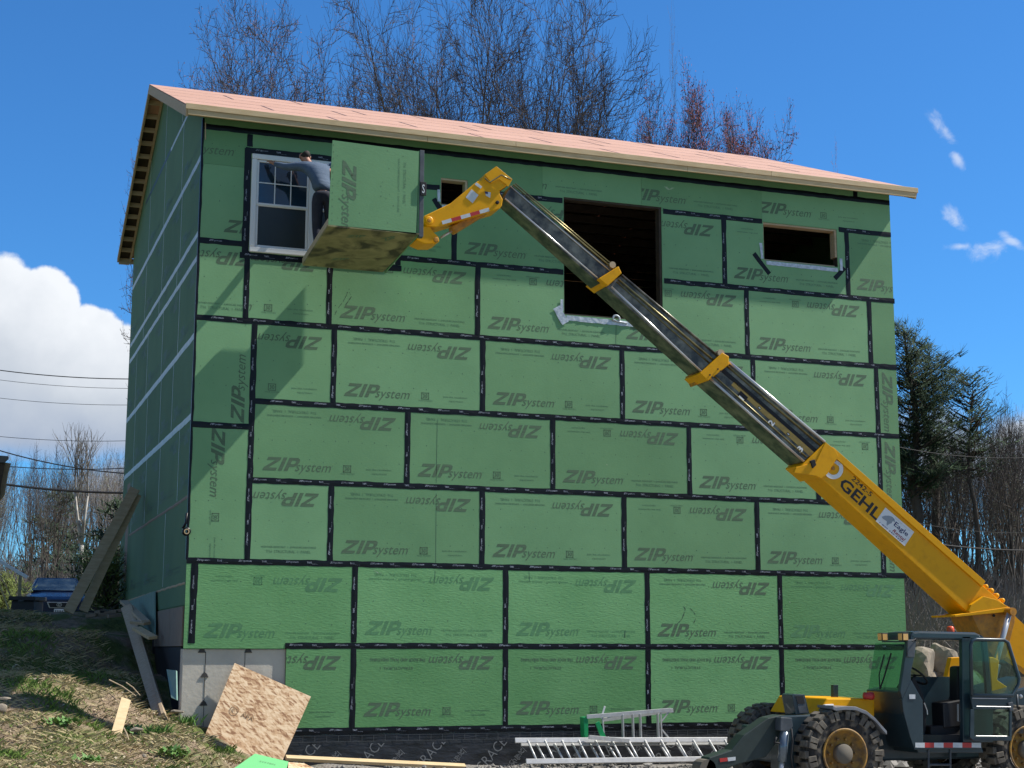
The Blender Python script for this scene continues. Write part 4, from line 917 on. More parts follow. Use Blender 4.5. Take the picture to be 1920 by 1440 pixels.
# middle section with number scale
slab('middle_boom', [(1366, 680), (1545, 831), (1505, 867), (1330, 713)], YN+.03, YR-.03, STEEL, bevel=.008)
def rail(name, p, q, r_, m, y, n=8):
    mb = MB(); mb.tube(at(*p, 1, y), at(*q, 1, y), r_, n=n); return mb.build(name, m, tel, smooth=True)
def stripe(name, pts, y, m, par=None):
    mb = MB(); mb.prism(PL(pts, y), (0, -.004, 0)); return mb.build(name, m, par or tel)
rail('extension_rod', (1367, 679), (1546, 829), .028, CHROME, YN+.02); rail('top_rail', (1362, 684), (1540, 836), .018, OLIVE, YN+.02)
rail('edge_rail', (1332, 710), (1507, 865), .020, CHROME, YN+.03); rail('hose_line', (1338, 704), (1512, 857), .012, OLIVE, YN+.02)
stripe('groove', [(1356, 690), (1532, 843), (1527, 848), (1350, 695)], YN+.028, BLACK)
ms_ = stripe('scale_stripe', [(1377, 715), (1526, 848), (1519, 856), (1371, 722)], YN+.028, STRIPEY)
du = (at(1815, 1149, 1, YN)-at(1529, 887, 1, YN)).normalized(); dv = du.cross(Vector((BS, -1, 0)).normalized())
if dv.z < 0: dv = -dv
for t_, (px, py) in (('1', (1392, 744)), ('2', (1446, 793)), ('3', (1500, 842))):
    o_ = at(px, py, 1, YN+.02); mb = MB(); mb.add([o_-du*.075-dv*.055, o_+du*.075-dv*.055, o_+du*.075+dv*.055, o_-du*.075+dv*.055], [(0, 1, 2, 3)]) if t_ == '1' else None
    if mb.f: mb.build('scale_plate', BLACK, tel, flip=False)
    pr = Print(o_+Vector((0, -.004, 0)), dv, -du); pr.text(t_, -.045, -.05, h=.10, w=.085 if t_ != '1' else .03, off=.03); pr.mb.build('scale_number', WHITEP, tel, flip=False)
for px, py in ((1424, 765), (1478, 814)):
    o_ = at(px, py, 1, YN+.018); mb = MB(); mb.add([o_-du*.026-dv*.018, o_+du*.026-dv*.018, o_+du*.026+dv*.018, o_-du*.026+dv*.018], [(0, 1, 2, 3)]); mb.build('scale_tick', BLACK, tel, flip=False)
    o_ = o_+Vector((0, -.003, 0)); mb = MB(); mb.add([o_-du*.017-dv*.009, o_+du*.017-dv*.009, o_+du*.017+dv*.009, o_-du*.017+dv*.009], [(0, 1, 2, 3)]); mb.build('scale_tick', WHITEP, tel, flip=False)
# collar between middle and next section
slab('boom_collar', [(1355, 661), (1367, 668), (1367, 684), (1328, 714), (1313, 700)], YN-.03, YR+.03, YEL, bevel=.01)
slab('wear_pad', [(1296, 702), (1316, 696), (1330, 714), (1306, 722)], YN+.32, YR+.04, YEL_D, bevel=.01)
for px, py in ((1331, 703), (1335, 707), (1346, 692), (1351, 696)):
    mb = MB(); mb.lathe(at(px, py, 1, YN-.03), (0, -1, 0), [(0, 0), (.012, 0), (.012, .01), (0, .01)], 8); mb.build('bolt', BLACK, tel)
mb = MB(); mb.lathe(at(1349, 663, 1, YN+.05), (0, -1, 0), [(0, -.06), (.055, -.06), (.055, .06), (0, .06)], 12); mb.build('sheave', WOOD_GREY, tel)
slab('third_boom', [(1165, 517), (1350, 672), (1316, 700), (1135, 538)], YN+.05, YR-.05, STEEL, bevel=.008)
rail('edge_rail', (1146, 538), (1316, 698), .018, CHROME, YN+.05); rail('top_rail', (1166, 516), (1352, 672), .018, STEEL, YN+.04); rail('hose_line', (1160, 524), (1340, 677), .016, OLIVE, YN+.04); rail('hose_line', (1156, 528), (1334, 684), .012, OLIVE, YN+.045)
slab('boom_collar', [(1160, 499), (1166, 512), (1140, 536), (1123, 522)], YN-.02, YR+.02, YEL, bevel=.01)
slab('wear_pad', [(1112, 527), (1126, 522), (1140, 534), (1122, 541)], YN+.3, YR+.02, YEL_D, bevel=.01)
mb = MB(); mb.lathe(at(1146, 498, 1, YN+.1), (0, -1, 0), [(0, -.06), (.05, -.06), (.05, .06), (0, .06)], 12); mb.build('sheave', WOOD_GREY, tel)
slab('inner_boom', [(959, 347), (1150, 508), (1124, 532), (944, 372)], YN+.08, YR-.08, STEEL, bevel=.006)
rail('edge_rail', (947, 372), (1128, 528), .013, CHROME, YN+.08); rail('top_rail', (962, 346), (1152, 506), .014, OLIVE, YN+.07); rail('extension_rod', (957, 349), (1146, 510), .011, CHROME, YN+.07); rail('hose_line', (966, 344), (1156, 503), .010, OLIVE, YN+.07)
# boom head / jib
YH0, YH1 = BY(-2.57), BY(-2.15)
slab('boom_head', [(931, 312.5), (960, 336), (954, 346), (937, 357), (938, 364), (943, 374), (941, 386), (937, 391), (818, 426), (800, 424), (795, 417), (795, 405), (845, 381), (888, 345), (895, 340), (903, 338), (910, 326)], YH0, YH1, YEL, bevel=.012)
slab('head_plate', [(931, 311.5), (961, 336), (953, 350), (936, 336), (922, 344), (909, 327)], YH0-.012, YH0, YEL, bevel=.004)
mb = MB(); mb.path([at(909, 334, 1, YH0-.03), at(918, 342, 1, YH0-.03), at(934, 332, 1, YH0-.03), at(940, 328, 1, YH0-.03), at(958, 337, 1, YH0-.03)], .012, 6); mb.build('hose_loop', OLIVE, tel, smooth=True)
slab('tilt_cylinder', [(934, 394), (915, 400), (856, 436), (849, 430), (846, 424), (870, 410), (930, 388)], YH0+.12, YH1-.12, YEL_D, bevel=.02)
mb = MB(); mb.tube(at(851, 431, 1, BY(-2.36)), at(826, 446, 1, BY(-2.36)), .018, n=10); mb.build('tilt_rod', CHROME, tel, smooth=True)
slab('tilt_link', [(784, 434), (795, 424), (806, 424), (812, 434), (823, 444), (824, 453), (815, 457), (796, 457), (780, 450)], YH0+.02, YH1-.02, YEL, bevel=.012)
slab('platform_mount', [(783, 380), (792, 400), (796, 424), (786, 436), (782, 444), (768, 440), (764, 385)], YH0+.1, YH1-.1, DKGREY, bevel=.01)
for (px, py, r_, m) in ((804, 414, .062, YEL), (804, 414, .030, YEL_D), (817, 450, .038, YEL_D), (932, 380, .026, BLACK)):
    mb = MB(); mb.lathe(at(px, py, 1, YH0-(.02 if m != BLACK else .0)), (0, -1, 0), [(0, 0), (r_, 0), (r_, .02+.01*(r_ < .05)), (r_*.8, .028+.01*(r_ < .05)), (0, .03+.01*(r_ < .05))], 18); mb.build('pin', m, tel)
for k in range(5):
    t0, t1 = k/5, (k+1)/5; a = (828+(916-828)*t0, 414.5+(389.5-414.5)*t0); b = (828+(916-828)*t1, 414.5+(389.5-414.5)*t1)
    stripe('reflective_tape', [a, b, (b[0]+1.8, b[1]+6.5), (a[0]+1.8, a[1]+6.5)], YH0-.002, LABEL if k % 2 == 0 else REDP)
stripe('label', [(884, 355), (897, 366), (886, 381), (873, 370)], YH0-.002, LABEL); stripe('label', [(893, 342), (904, 350), (901, 354), (890, 346)], YH0-.002, LABEL)
fl = stripe('flag_sticker', [(909, 359), (920, 361), (919, 371), (911, 367)], YH0-.002, LABEL); stripe('flag_canton', [(909, 359), (914.5, 360), (914.5, 364), (910, 363)], YH0-.007, NAVYINK)
# boom graphics
pr = Print(at(1576, 905, 1, YN-.0025), du, dv); mb = pr
def boomtext(t, px, py, w_, h_, m, off=.03, dy=0, name='lettering', shear=0, y=YN-.003):
    pr = Print(at(px, py, 1, y), du, dv); pr.text(t, 0, 0, w=w_, h=h_, off=off, shear=shear); return pr.mb.build(name, m, tel, flip=False)
boomtext('GEHL', 1571, 911, .80, .185, BLKINK, off=.022); boomtext('2242-5', 1596, 899, .40, .075, BLKINK, off=.008)
q0, q1, q2, q3 = at(1660, 951.5, 1, YN), at(1713.7, 997.5, 1, YN), at(1696, 1024, 1, YN), at(1641.8, 977, 1, YN)
sp_ = stripe('rental_sign', [(1660, 951.5), (1713.7, 997.5), (1696, 1024), (1641.8, 977)], YN-.001, WHITEP)
SW = (q2-q3).length; SH = (q0-q3).length; su = (q2-q3).normalized(); sv = (q0-q3).normalized()
pr = Print(q3+Vector((0, -.0075, 0)), su, sv)
pr.text('Eagle', SW*.44, SH*.42, w=SW*.46, h=SH*.36, off=.010, mi=0); pr.text('Rental', SW*.50, SH*.18, w=SW*.42, h=SH*.19, off=.012, shear=.25, mi=1); pr.text('1-800-340-9327', SW*.10, SH*.05, w=SW*.80, h=SH*.085, off=.01, mi=0)
pr.text('www.eagle-rental.com', SW*.38, SH*.86, w=SW*.5, h=SH*.05, mi=2)
eg = [(.06, .42), (.12, .62), (.20, .76), (.29, .84), (.37, .82), (.41, .74), (.42, .66), (.385, .69), (.36, .66), (.37, .52), (.33, .40), (.31, .22), (.27, .30), (.24, .42), (.17, .40), (.11, .38)]
pr.poly([(a*SW, b*SH) for a, b in eg], 2); pr.poly([(.335*SW, .74*SH), (.355*SW, .77*SH), (.36*SW, .73*SH)], 0)
pr.mb.build('sign_artwork', [NAVYINK, REDINK, GREYINK], sp_, flip=False)
mb = MB(); c_ = at(1562, 878, 1, YN-.004); a0 = math.atan2((-du).z, (-du).x); nn_ = 16; vs = []
for i in range(nn_+1):
    t = R(160+40)+R(188)*i/nn_; 
    for r_ in (.10, .165): vs.append(c_+Vector((math.cos(t)*r_, BS*math.cos(t)*r_-.004, math.sin(t)*r_)))
mb.add(vs, [(2*i, 2*i+1, 2*i+3, 2*i+2) for i in range(nn_)]); mb.build('angle_gauge', WHITEP, tel, flip=False)
mb = MB(); mb.lathe(c_, (0, -1, 0), [(0, 0), (.03, 0), (.03, .01), (0, .01)], 10); mb.build('gauge_pivot', YEL_D, tel)
stripe('flag_sticker', [(1562, 858.5), (1577, 869), (1574.5, 875), (1559.5, 864.5)], YN-.001, LABEL); stripe('flag_canton', [(1562, 858.5), (1568, 862.5), (1566.5, 866), (1560.5, 862)], YN-.006, NAVYINK)
slab('sensor', [(1520, 864), (1528, 861), (1531, 872), (1524, 878)], YN-.06, YN, BLACK, bevel=.006)

# chassis and cab ---------------------------------------------------
YC, YCF = -4.45, -3.83                      # near and far sides of the cab
TYR = .615
def tread_wheel(cx, cy, cz, near=True, steer=0.):
    wh = bpy.data.objects.new('wheel', None); col.objects.link(wh); wh.parent = tel; wh.location = Vector((cx, cy, cz))-wloc(tel)
    c = Vector((cx, cy, cz)); W_ = .36; sg = -1 if near else 1
    mb = MB(); mb.lathe(c, (0, 1, 0), [(.34, -W_/2+.02), (.40, -W_/2), (TYR-.10, -W_/2), (TYR-.045, -W_/2+.05), (TYR-.045, W_/2-.05), (TYR-.10, W_/2), (.40, W_/2), (.34, W_/2-.02)], 48); mb.build('tyre', MUDTYRE, wh, smooth=True)
    mb = MB(); r1 = random.Random(9)
    for k in range(26):
        for row in range(2):
            t = 2*math.pi*(k+.5*row)/26; ry = (-W_/4 if row == 0 else W_/4)
            rad = Vector((math.cos(t), 0, math.sin(t))); tan = Vector((-math.sin(t), 0, math.cos(t)))
            cc = c+rad*(TYR-.03)+Vector((0, ry, 0)); hw = .048+r1.uniform(-.006, .006)
            vs = [cc+tan*a*hw+Vector((0, b_*W_*.235, 0))+rad*d_*.03 for d_ in (-1, 1) for a, b_ in ((-1, -1), (1, -1), (1, 1), (-1, 1))]
            mb.add(vs, [(0,1,2,3),(7,6,5,4),(0,4,5,1),(1,5,6,2),(2,6,7,3),(3,7,4,0)])
            # shoulder block seen on the sidewall
            for side in (-1, 1):
                cc = c+rad*(TYR-.10)+Vector((0, side*(W_/2+.006), 0)); hw2 = .045
                if (k+row) % 2 == 0:
                    vs = [cc+tan*a*hw2+rad*b_*.062+Vector((0, d_*.012, 0)) for d_ in (-1, 1) for a, b_ in ((-1, -1), (1, -1), (1, 1), (-1, 1))]
                    mb.add(vs, [(0,1,2,3),(7,6,5,4),(0,4,5,1),(1,5,6,2),(2,6,7,3),(3,7,4,0)])
    mb.build('tread', MUDLUG, wh, bevel=.006, segs=1)
    mb = MB()
    for k in range(18):
        t = 2*math.pi*k/18; cc = c+Vector((math.cos(t), 0, math.sin(t)))*(TYR-.205); mb.lathe(cc+Vector((0, sg*(W_/2+.002), 0)), (0, sg, 0), [(0, 0), (.024, 0), (.024, .004), (0, .004)], 8)
    mb.build('sidewall_hole', BLACK, wh)
    mb = MB(); f = sg*W_/2
    mb.lathe(c, (0, 1, 0), [(.345, f*.98), (.345, f*1.02), (.315, f*1.02), (.30, f*.8), (.26, f*.45), (.12, f*.40), (0, f*.40)], 40); rm = mb.build('rim', RIMY, wh, smooth=True)
    mb = MB(); mb.lathe(c, (0, 1, 0), [(.13, f*.40), (.135, f*.85), (.12, f*.95), (0, f*.97)], 24); mb.build('hub', HUBG, rm, smooth=True)
    mb = MB()
    for k in range(10):
        t = 2*math.pi*k/10; mb.lathe(c+Vector((math.cos(t)*.20, f*.44, math.sin(t)*.20)), (0, sg, 0), [(0, 0), (.018, 0), (.018, .035), (0, .035)], 6)
    mb.build('lug_nut', RIMY, rm)
wc_ = at(1585, 1414, 1, -4.42); wx, wz = wc_.x, wc_.z
tread_wheel(wx, -4.24, wz, True); tread_wheel(wx, -2.30, wz, False); tread_wheel(wx+3.0, -4.24, wz, True); tread_wheel(wx+3.0, -2.30, wz, False)
mb = MB(); mb.tube((wx, -4.1, wz), (wx, -2.4, wz), .11, n=12); mb.tube((wx+3.0, -4.1, wz), (wx+3.0, -2.4, wz), .11, n=12); mb.build('axle', DKGREY, tel, smooth=True)
mb = MB(); mb.box((wx-.7, -3.8, wz-.15), (wx+4., -2.75, wz+.33)); mb.build('chassis', BLUEBLK, tel, bevel=.03)
slab('front_frame', [(1462, 1342), (1530, 1340), (1562, 1334), (1560, 1440), (1548, 1470), (1465, 1470)], -4.10, -3.80, BLUEBLK, bevel=.02)
slab('hood', [(1550, 1309), (1640, 1310), (1640, 1345), (1600, 1350), (1560, 1343), (1532, 1341)], -4.05, -2.70, YEL, bevel=.02)
slab('headlight_housing', [(1547, 1321), (1564, 1320), (1561, 1337), (1543, 1340)], -4.11, -4.05, LABEL, bevel=.01)
# fender arc
mb = MB(); pts = [(1562, 1323), (1568, 1326), (1585, 1324), (1605, 1325), (1625, 1333), (1641, 1346), (1655, 1362), (1663, 1371)]
P_ = PL(pts, -4.46); vs = []
for p_ in P_: vs += [p_, p_+Vector((0, .42, 0)), p_+Vector((.0, .42, -.035)), p_+Vector((0, 0, -.05))]
mb.add(vs, [(4*i+k, 4*i+(k+1) % 4, 4*i+4+(k+1) % 4, 4*i+4+k) for i in range(len(P_)-1) for k in range(4)]+[(0, 1, 2, 3), (len(vs)-1, len(vs)-2, len(vs)-3, len(vs)-4)]); mb.build('fender', mat('grey_plastic', (.16, .165, .18), .3, c2=(.28, .29, .31), nscale=3), tel, bevel=.006)
slab('exhaust_stub', [(1563, 1284), (1572, 1284), (1572, 1312), (1563, 1312)], -3.35, -3.27, BLUEBLK, bevel=.006)
mb = MB(); q = at(1636, 1305, 1, -4.15); mb.lathe(q, (-1, 0, .02), [(0, 0), (.055, 0), (.055, .05), (.05, .07), (.05, .13), (0, .14)], 16); mb.build('tail_lamp', REDP, tel, smooth=True)
lp = slab('marker_post', [(1485, 1303), (1489, 1301), (1509, 1302), (1518, 1338), (1492, 1340)], -4.0, -3.7, BLUEBLK, bevel=.008)
stripe('marker_face', [(1491, 1304), (1507, 1305), (1515, 1336), (1499, 1337)], -4.002, DKGREY, lp); stripe('marker_lens', [(1492, 1305), (1506, 1305), (1509, 1319), (1496, 1320)], -4.007, BLACK, lp)
# outrigger arm and stabiliser
slab('outrigger', [(1322, 1440), (1330, 1420), (1372, 1406), (1395, 1378), (1440, 1346), (1466, 1340), (1466, 1380), (1436, 1420), (1390, 1432), (1335, 1450)], -4.20, -3.95, mat('dark_green_steel', (.018, .030, .026), .5, c2=(.03, .045, .04), nscale=5), bevel=.015)
for k, m in enumerate((REDP, LABEL)): stripe('reflective_tape', [(1349+k*15, 1422-k*1.5), (1364+k*15, 1420.5-k*1.5), (1364+k*15, 1427-k*1.5), (1350+k*15, 1429-k*1.5)], -4.202, m)
mb = MB(); mb.tube(at(1471, 1372, 1, -4.30), at(1466, 1428, 1, -4.30), .062, n=16); mb.build('stabiliser_cylinder', mat('polished_blue_cylinder', (.16, .20, .24), .18, metal=.4), tel, smooth=True)
mb = MB(); mb.tube(at(1466, 1426, 1, -4.30), at(1463, 1462, 1, -4.30), .036, n=12); mb.build('stabiliser_rod', CHROME, tel, smooth=True)
slab('stabiliser_bracket', [(1464, 1345), (1485, 1346), (1487, 1362), (1480, 1372), (1463, 1370)], -4.35, -4.2, DKGREY, bevel=.008)
mb = MB(); mb.path([at(1484, 1366, 1, -4.37), at(1486, 1390, 1, -4.38), at(1483, 1420, 1, -4.37), at(1488, 1450, 1, -4.35)], .012, 6); mb.path([at(1456, 1382, 1, -4.35), at(1452, 1392, 1, -4.35), at(1462, 1394, 1, -4.35)], .014, 6); mb.build('hydraulic_hose', BLACK, tel, smooth=True)
mb = MB(); mb.lathe((at(1320, 1440, 1, -4.08)), (0, 1, 0), [(0, -.12), (.12, -.12), (.12, .12), (0, .12)], 16); mb.build('outrigger_foot', HUBG, tel)
# cab ----------------------------------------------------------------
def cabp(px, py): return at(px, py, 1, YC)
def bar(name, pts, r_, m=BLUEBLK, y=YC+.03, n=4): 
    mb = MB(); mb.path([at(px, py, 1, y) for px, py in pts], r_, n); return mb.build(name, m, tel, bevel=.006)
xF = cabp(1701, 1205).x; xB = cabp(1851, 1205).x
roof_z = cabp(1724, 1183).z
slab('cab_roof', [(1708, 1190), (1713, 1184.5), (1724, 1183), (1830, 1186), (1843, 1192), (1849, 1201), (1707, 1199)], YC, YCF, BLUEBLK, bevel=.03)
# roof front visor reaching left of the A pillar
frontx = at(1663, 1200, 1, YCF).x
slab('roof_visor', [(1706, 1200), (1708, 1190), (1711, 1185), (1714, 1184), (1714, 1200)], YC, YCF, BLUEBLK, bevel=.02)
slab('pillar', [(1702, 1199), (1717.5, 1198), (1716.5, 1222), (1708, 1262), (1708, 1275), (1692, 1311), (1688, 1296)], YC, YC+.07, BLUEBLK, bevel=.008)
slab('pillar', [(1688, 1296), (1702, 1199), (1706, 1199), (1693, 1296)], YCF-.07, YCF, BLUEBLK, bevel=.006)
slab('pillar', [(1804, 1193), (1820, 1193), (1820, 1392), (1806, 1392)], YC, YC+.08, BLUEBLK, bevel=.008)
slab('pillar', [(1839, 1190), (1851, 1200), (1860, 1302), (1851, 1302), (1845, 1225)], YC, YC+.06, BLUEBLK, bevel=.006)
slab('pillar', [(1804, 1193), (1812, 1193), (1812, 1392), (1806, 1392)], YCF-.06, YCF, BLUEBLK)
slab('cab_lower_panel', [(1691.5, 1311.8), (1708, 1274), (1730.4, 1313.7), (1731.3, 1384), (1731, 1392), (1839, 1392), (1839, 1404), (1715, 1406), (1706, 1380), (1694, 1335)], YC, YC+.06, BLUEBLK, bevel=.008)
# nose of the cab under the windscreen
mb = MB(); a0_, a1_, a2_, a3_ = at(1688, 1296, 1, YC+.01), at(1692, 1312, 1, YC+.01), at(1714, 1405, 1, YC+.01), at(1716, 1300, 1, YC+.01)
mb.prism([a0_, a1_, at(1696, 1340, 1, YC+.01), a2_, at(1725, 1400, 1, YC+.01), at(1722, 1312, 1, YC+.01), at(1710, 1290, 1, YC+.01)], (0, .88, 0)); mb.build('cab_nose', BLUEBLK, tel, bevel=.02)
slab('cab_far_panel', [(1692, 1269), (1800, 1269), (1808, 1252), (1815, 1252), (1815, 1392), (1715, 1392)], YCF-.05, YCF, BLUEBLK)
slab('cab_floor', [(1715, 1378), (1839, 1378), (1839, 1392), (1715, 1392)], YC+.07, YCF-.06, BLACK)
slab('side_tank', [(1715, 1395), (1839, 1395), (1845, 1412), (1722, 1412)], YC+.06, YCF+.3, BLUEBLK, bevel=.015)
fa, fb = at(1700, 1206, 1, YC+.07), at(1687, 1296, 1, YC+.07)
mb = MB(); mb.prism([fa, fb, fb+Vector((0, .80, 0)), fa+Vector((0, .80, 0))], (.006, 0, 0)); mb.build('windscreen', CABGLASS, tel)
mb = MB(); mb.path([fb+Vector((-.03, .45, .02)), fb+Vector((.02, .40, .20)), fb+Vector((.08, .30, .52))], .012, 5); mb.path([fb+Vector((-.03, .45, .02)), fb+Vector((.01, .52, .22)), fb+Vector((.07, .46, .50))], .009, 5); mb.build('wiper', BLACK, tel)
slab('rear_side_window', [(1821, 1199), (1842, 1199), (1847, 1222), (1852, 1301), (1821, 1301)], YC+.02, YC+.03, CABGLASS)
slab('quarter_panel', [(1820, 1301), (1862, 1302), (1862, 1392), (1820, 1392)], YC+.01, YC+.06, BLUEBLK, bevel=.008)
# lamps
for px, y_ in ((1656, YCF-.10), (1694.5, YC+.0)):
    c_ = at(px, 1194, 1, y_); mb = MB(); mb.box((c_.x-.055, c_.y-.055, c_.z-.055), (c_.x+.05, c_.y+.055, c_.z+.055)); wl = mb.build('work_lamp', BLACK, tel, bevel=.01)
    mb = MB(); mb.box((c_.x-.062, c_.y-.045, c_.z-.045), (c_.x-.056, c_.y+.045, c_.z+.045)); mb.box((c_.x-.045, c_.y-.061, c_.z-.045), (c_.x+.03, c_.y-.056, c_.z+.04)); mb.build('lens', AMBER, wl)
mb = MB(); mb.beam(at(1655, 1203, 1, YCF-.1), at(1697, 1203, 1, YC+.06), .03, .02); mb.build('lamp_bar', BLUEBLK, tel)
mb = MB(); c_ = at(1782, 1182, 1, -3.9); mb.lathe(c_, (0, 0, 1), [(.055, -.02), (.058, .0), (.05, .05), (.03, .06), (0, .062)], 16); mb.build('beacon', ORANGE, tel, smooth=True)
mb = MB(); mb.path([at(1717, 1202, 1, YC-.02), at(1717, 1198, 1, YC-.12), at(1710, 1202, 1, YC-.14)], .01, 5); mm = mb.build('mirror_arm', BLACK, tel)
mb = MB(); mb.prism(PL([(1702, 1200), (1716, 1199), (1717, 1204), (1715, 1233), (1702, 1232)], YC-.06), (0, .03, 0)); mb.build('mirror', DKGREY, tel, bevel=.008)
# inside
slab('seat', [(1768, 1318), (1800, 1312), (1804, 1300), (1806, 1362), (1770, 1366)], YC+.18, YCF-.15, SEATM, bevel=.03)
slab('seat_back', [(1796, 1250), (1806, 1248), (1808, 1320), (1796, 1318)], YC+.2, YCF-.2, SEATM, bevel=.03)
slab('seat_base', [(1745, 1362), (1804, 1358), (1804, 1384), (1745, 1384)], YC+.2, YCF-.12, BLACK, bevel=.01)
slab('dashboard', [(1700, 1290), (1714, 1268), (1730, 1300), (1738, 1330), (1735, 1378), (1712, 1378)], YC+.25, YCF-.1, BLACK, bevel=.01)
mb = MB(); c_ = at(1716, 1266, 1, -4.0); ax_ = Vector((.65, 0, .75)).normalized(); a1 = Vector((0, 1, 0)); a2 = ax_.cross(a1); mb.path([c_+(a1*math.cos(t)+a2*math.sin(t))*.19 for t in np.linspace(0, 2*math.pi, 24)], .015, 6, cap=False); mb.tube(c_, c_-ax_*.35, .025, n=8); mb.beam(c_-a1*.19, c_+a1*.19, .02, .02); mb.build('steering_wheel', BLACK, tel, smooth=True)
mb = MB(); mb.path([at(1733, 1318, 1, YC+.12), at(1738, 1332, 1, YC+.12), at(1739, 1340, 1, YC+.12)], .01, 5); mb.path([at(1796, 1320, 1, YC+.1), at(1796, 1352, 1, YC+.1), at(1804, 1353, 1, YC+.1)], .012, 5); mb.build('grab_handle', CHROME, tel)
stripe('label', [(1704.5, 1302), (1716, 1302), (1716, 1310.5), (1705, 1310.5)], YC-.004, LABEL)
for k in range(7):
    x0_ = 1716+k*17.6; stripe('reflective_tape', [(x0_, 1392.5), (x0_+17.6, 1392.7), (x0_+17.6, 1402), (x0_, 1401.5)], YC-.005, LABEL if k % 2 == 0 else REDP)
mb = MB(); 
for px in (1741, 1782): mb.tube(at(px, 1404, 1, YC+.05), at(px, 1440, 1, YC+.05), .014, n=6)
for py in (1434, 1450): mb.tube(at(1741, py, 1, YC+.05), at(1782, py, 1, YC+.05), .016, n=6)
mb.build('step_ladder', DKGREY, tel)
# open door, swung back against the rear of the cab
door = bpy.data.objects.new('door', None); col.objects.link(door); door.parent = tel; door.location = at(1820, 1300, 1, YC-.05)-wloc(tel)
YDR = YC-.12
def dprism(name, pts, m, t=.03, y=YDR, bevel=.006): 
    mb = MB(); mb.prism(PL(pts, y), (0, t, 0)); return mb.build(name, m, door, bevel=bevel)
mb = MB(); mb.path(PL([(1822, 1303), (1820, 1210), (1823, 1201), (1831, 1199), (1882, 1200), (1890, 1205), (1911, 1273), (1909, 1284), (1898, 1304), (1822, 1304)], YDR), .026, 8); mb.build('window_surround', BLUEBLK, door, smooth=True)
dprism('door_skin', [(1820, 1304), (1898, 1304), (1897, 1330), (1824, 1330)], BLUEBLK); dprism('door_skin', [(1820, 1330), (1827, 1330), (1827, 1381), (1893, 1381), (1893, 1330), (1898, 1330), (1897, 1389), (1826, 1389), (1819, 1383)], BLUEBLK)
dprism('door_pane', [(1827, 1330.5), (1893, 1330.5), (1893, 1381), (1827, 1381)], CABGLASS, t=.006, y=YDR+.012, bevel=0); dprism('door_pane', [(1823, 1203), (1882, 1203), (1889, 1208), (1908, 1275), (1897, 1302), (1824, 1302)], CABGLASS, t=.006, y=YDR+.012, bevel=0)
mb = MB(); mb.tube(at(1831, 1324.5, 1, YDR-.03), at(1895, 1325.5, 1, YDR-.03), .006, n=6); mb.tube(at(1823, 1309, 1, YDR-.012), at(1888, 1310, 1, YDR-.012), .007, n=6); mb.tube(at(1830, 1380, 1, YDR-.01), at(1888, 1380.5, 1, YDR-.01), .006, n=6); mb.build('door_rail', ALU, door)
dprism('door_latch', [(1888, 1318), (1897, 1316), (1898, 1332), (1892, 1334)], DKGREY, t=-.03)
# rear tower, tank, mud guard
slab('boom_tower', [(1855, 1232), (1862, 1232), (1874, 1238), (1870, 1275), (1895, 1292), (1894, 1303), (1860, 1303)], -3.45, -3.35, YEL, bevel=.01)
slab('boom_tower', [(1783, 1233), (1800, 1232), (1806, 1250), (1800, 1272), (1775, 1270)], -2.5, -2.4, YEL, bevel=.01)
slab('rear_body', [(1862, 1305), (1990, 1270), (2000, 1395), (1862, 1395)], -3.85, -2.55, BLUEBLK, bevel=.03)
mb = MB(); mb.tube(at(1912, 1330, 1, -4.35), at(1912, 1375, 1, -4.35), .055, n=14); mb.tube(at(1907, 1302, 1, -4.35), at(1908, 1332, 1, -4.35), .016, n=8); mb.build('rear_cylinder', DKGREY, tel, smooth=True)
mb = MB(); q = at(1914, 1306, 1, -4.25); mb.lathe(q, (0, -1, 0), [(0, 0), (.03, 0), (.02, .02), (0, .025)], 10); mb.build('mirror_cap', CHROME, tel)
# ---------------------------------------------------------------- ladders by the wall
lad = thing('extension_ladder', 'long aluminium extension ladder lying on its side against the wall base', 'ladder', (6.6, -.6, -.55))
def ladder_section(x0, x1, yt, zt, yb, zb, nr, off):
    mb = MB(); mb.beam((x0, yt, zt), (x1, yt, zt-.05), .03, .075, up=(0, .3, 1)); mb.build('rail', ALU, lad, bevel=.004)
    mb = MB(); mb.beam((x0+.06, yb, zb), (x1-.04, yb, zb-.03), .03, .075, up=(0, .3, 1)); mb.build('rail', ALU, lad, bevel=.004)
    for k in range(nr):
        t = (k+off)/nr; xx = x0+.15+(x1-x0-.2)*t; mb = MB(); mb.tube((xx, yt, zt-.05*t), (xx+.03, yb, zb-.03*t), .017, n=8); mb.build('rung', ALU, lad, smooth=True)
ladder_section(4.82, 8.62, -.62, -.195, -.95, -.485, 13, .2)
ladder_section(4.95, 9.25, -.52, -.25, -.86, -.50, 14, .35)
step = thing('step_ladder', 'folded aluminium step ladder with green plastic top lying across the extension ladder', 'ladder', (6.6, -.5, -.2))
def lp(px, py, y=-.55): return at(px, py, 1, y)
def lbar(p, q, name='rail', w_=.028, h_=.06, y=-.55, y2=None, m=ALU):
    mb = MB(); mb.beam(lp(*p, y), lp(*q, y2 if y2 is not None else y), w_, h_, up=(0, 0, 1)); return mb.build(name, m, step, bevel=.003)
lbar((1100, 1344), (1258, 1331)); lbar((1102, 1384), (1250, 1389.5)); lbar((1104, 1382), (1180, 1389), y=-.75, y2=-.70); lbar((1128, 1350), (1262, 1332), y=-.40)
for px in (1167, 1186, 1200, 1233): 
    lbar((px, 1338+(1233-px)*.02), (px+1.5, 1388), 'step_tread', .07, .018)
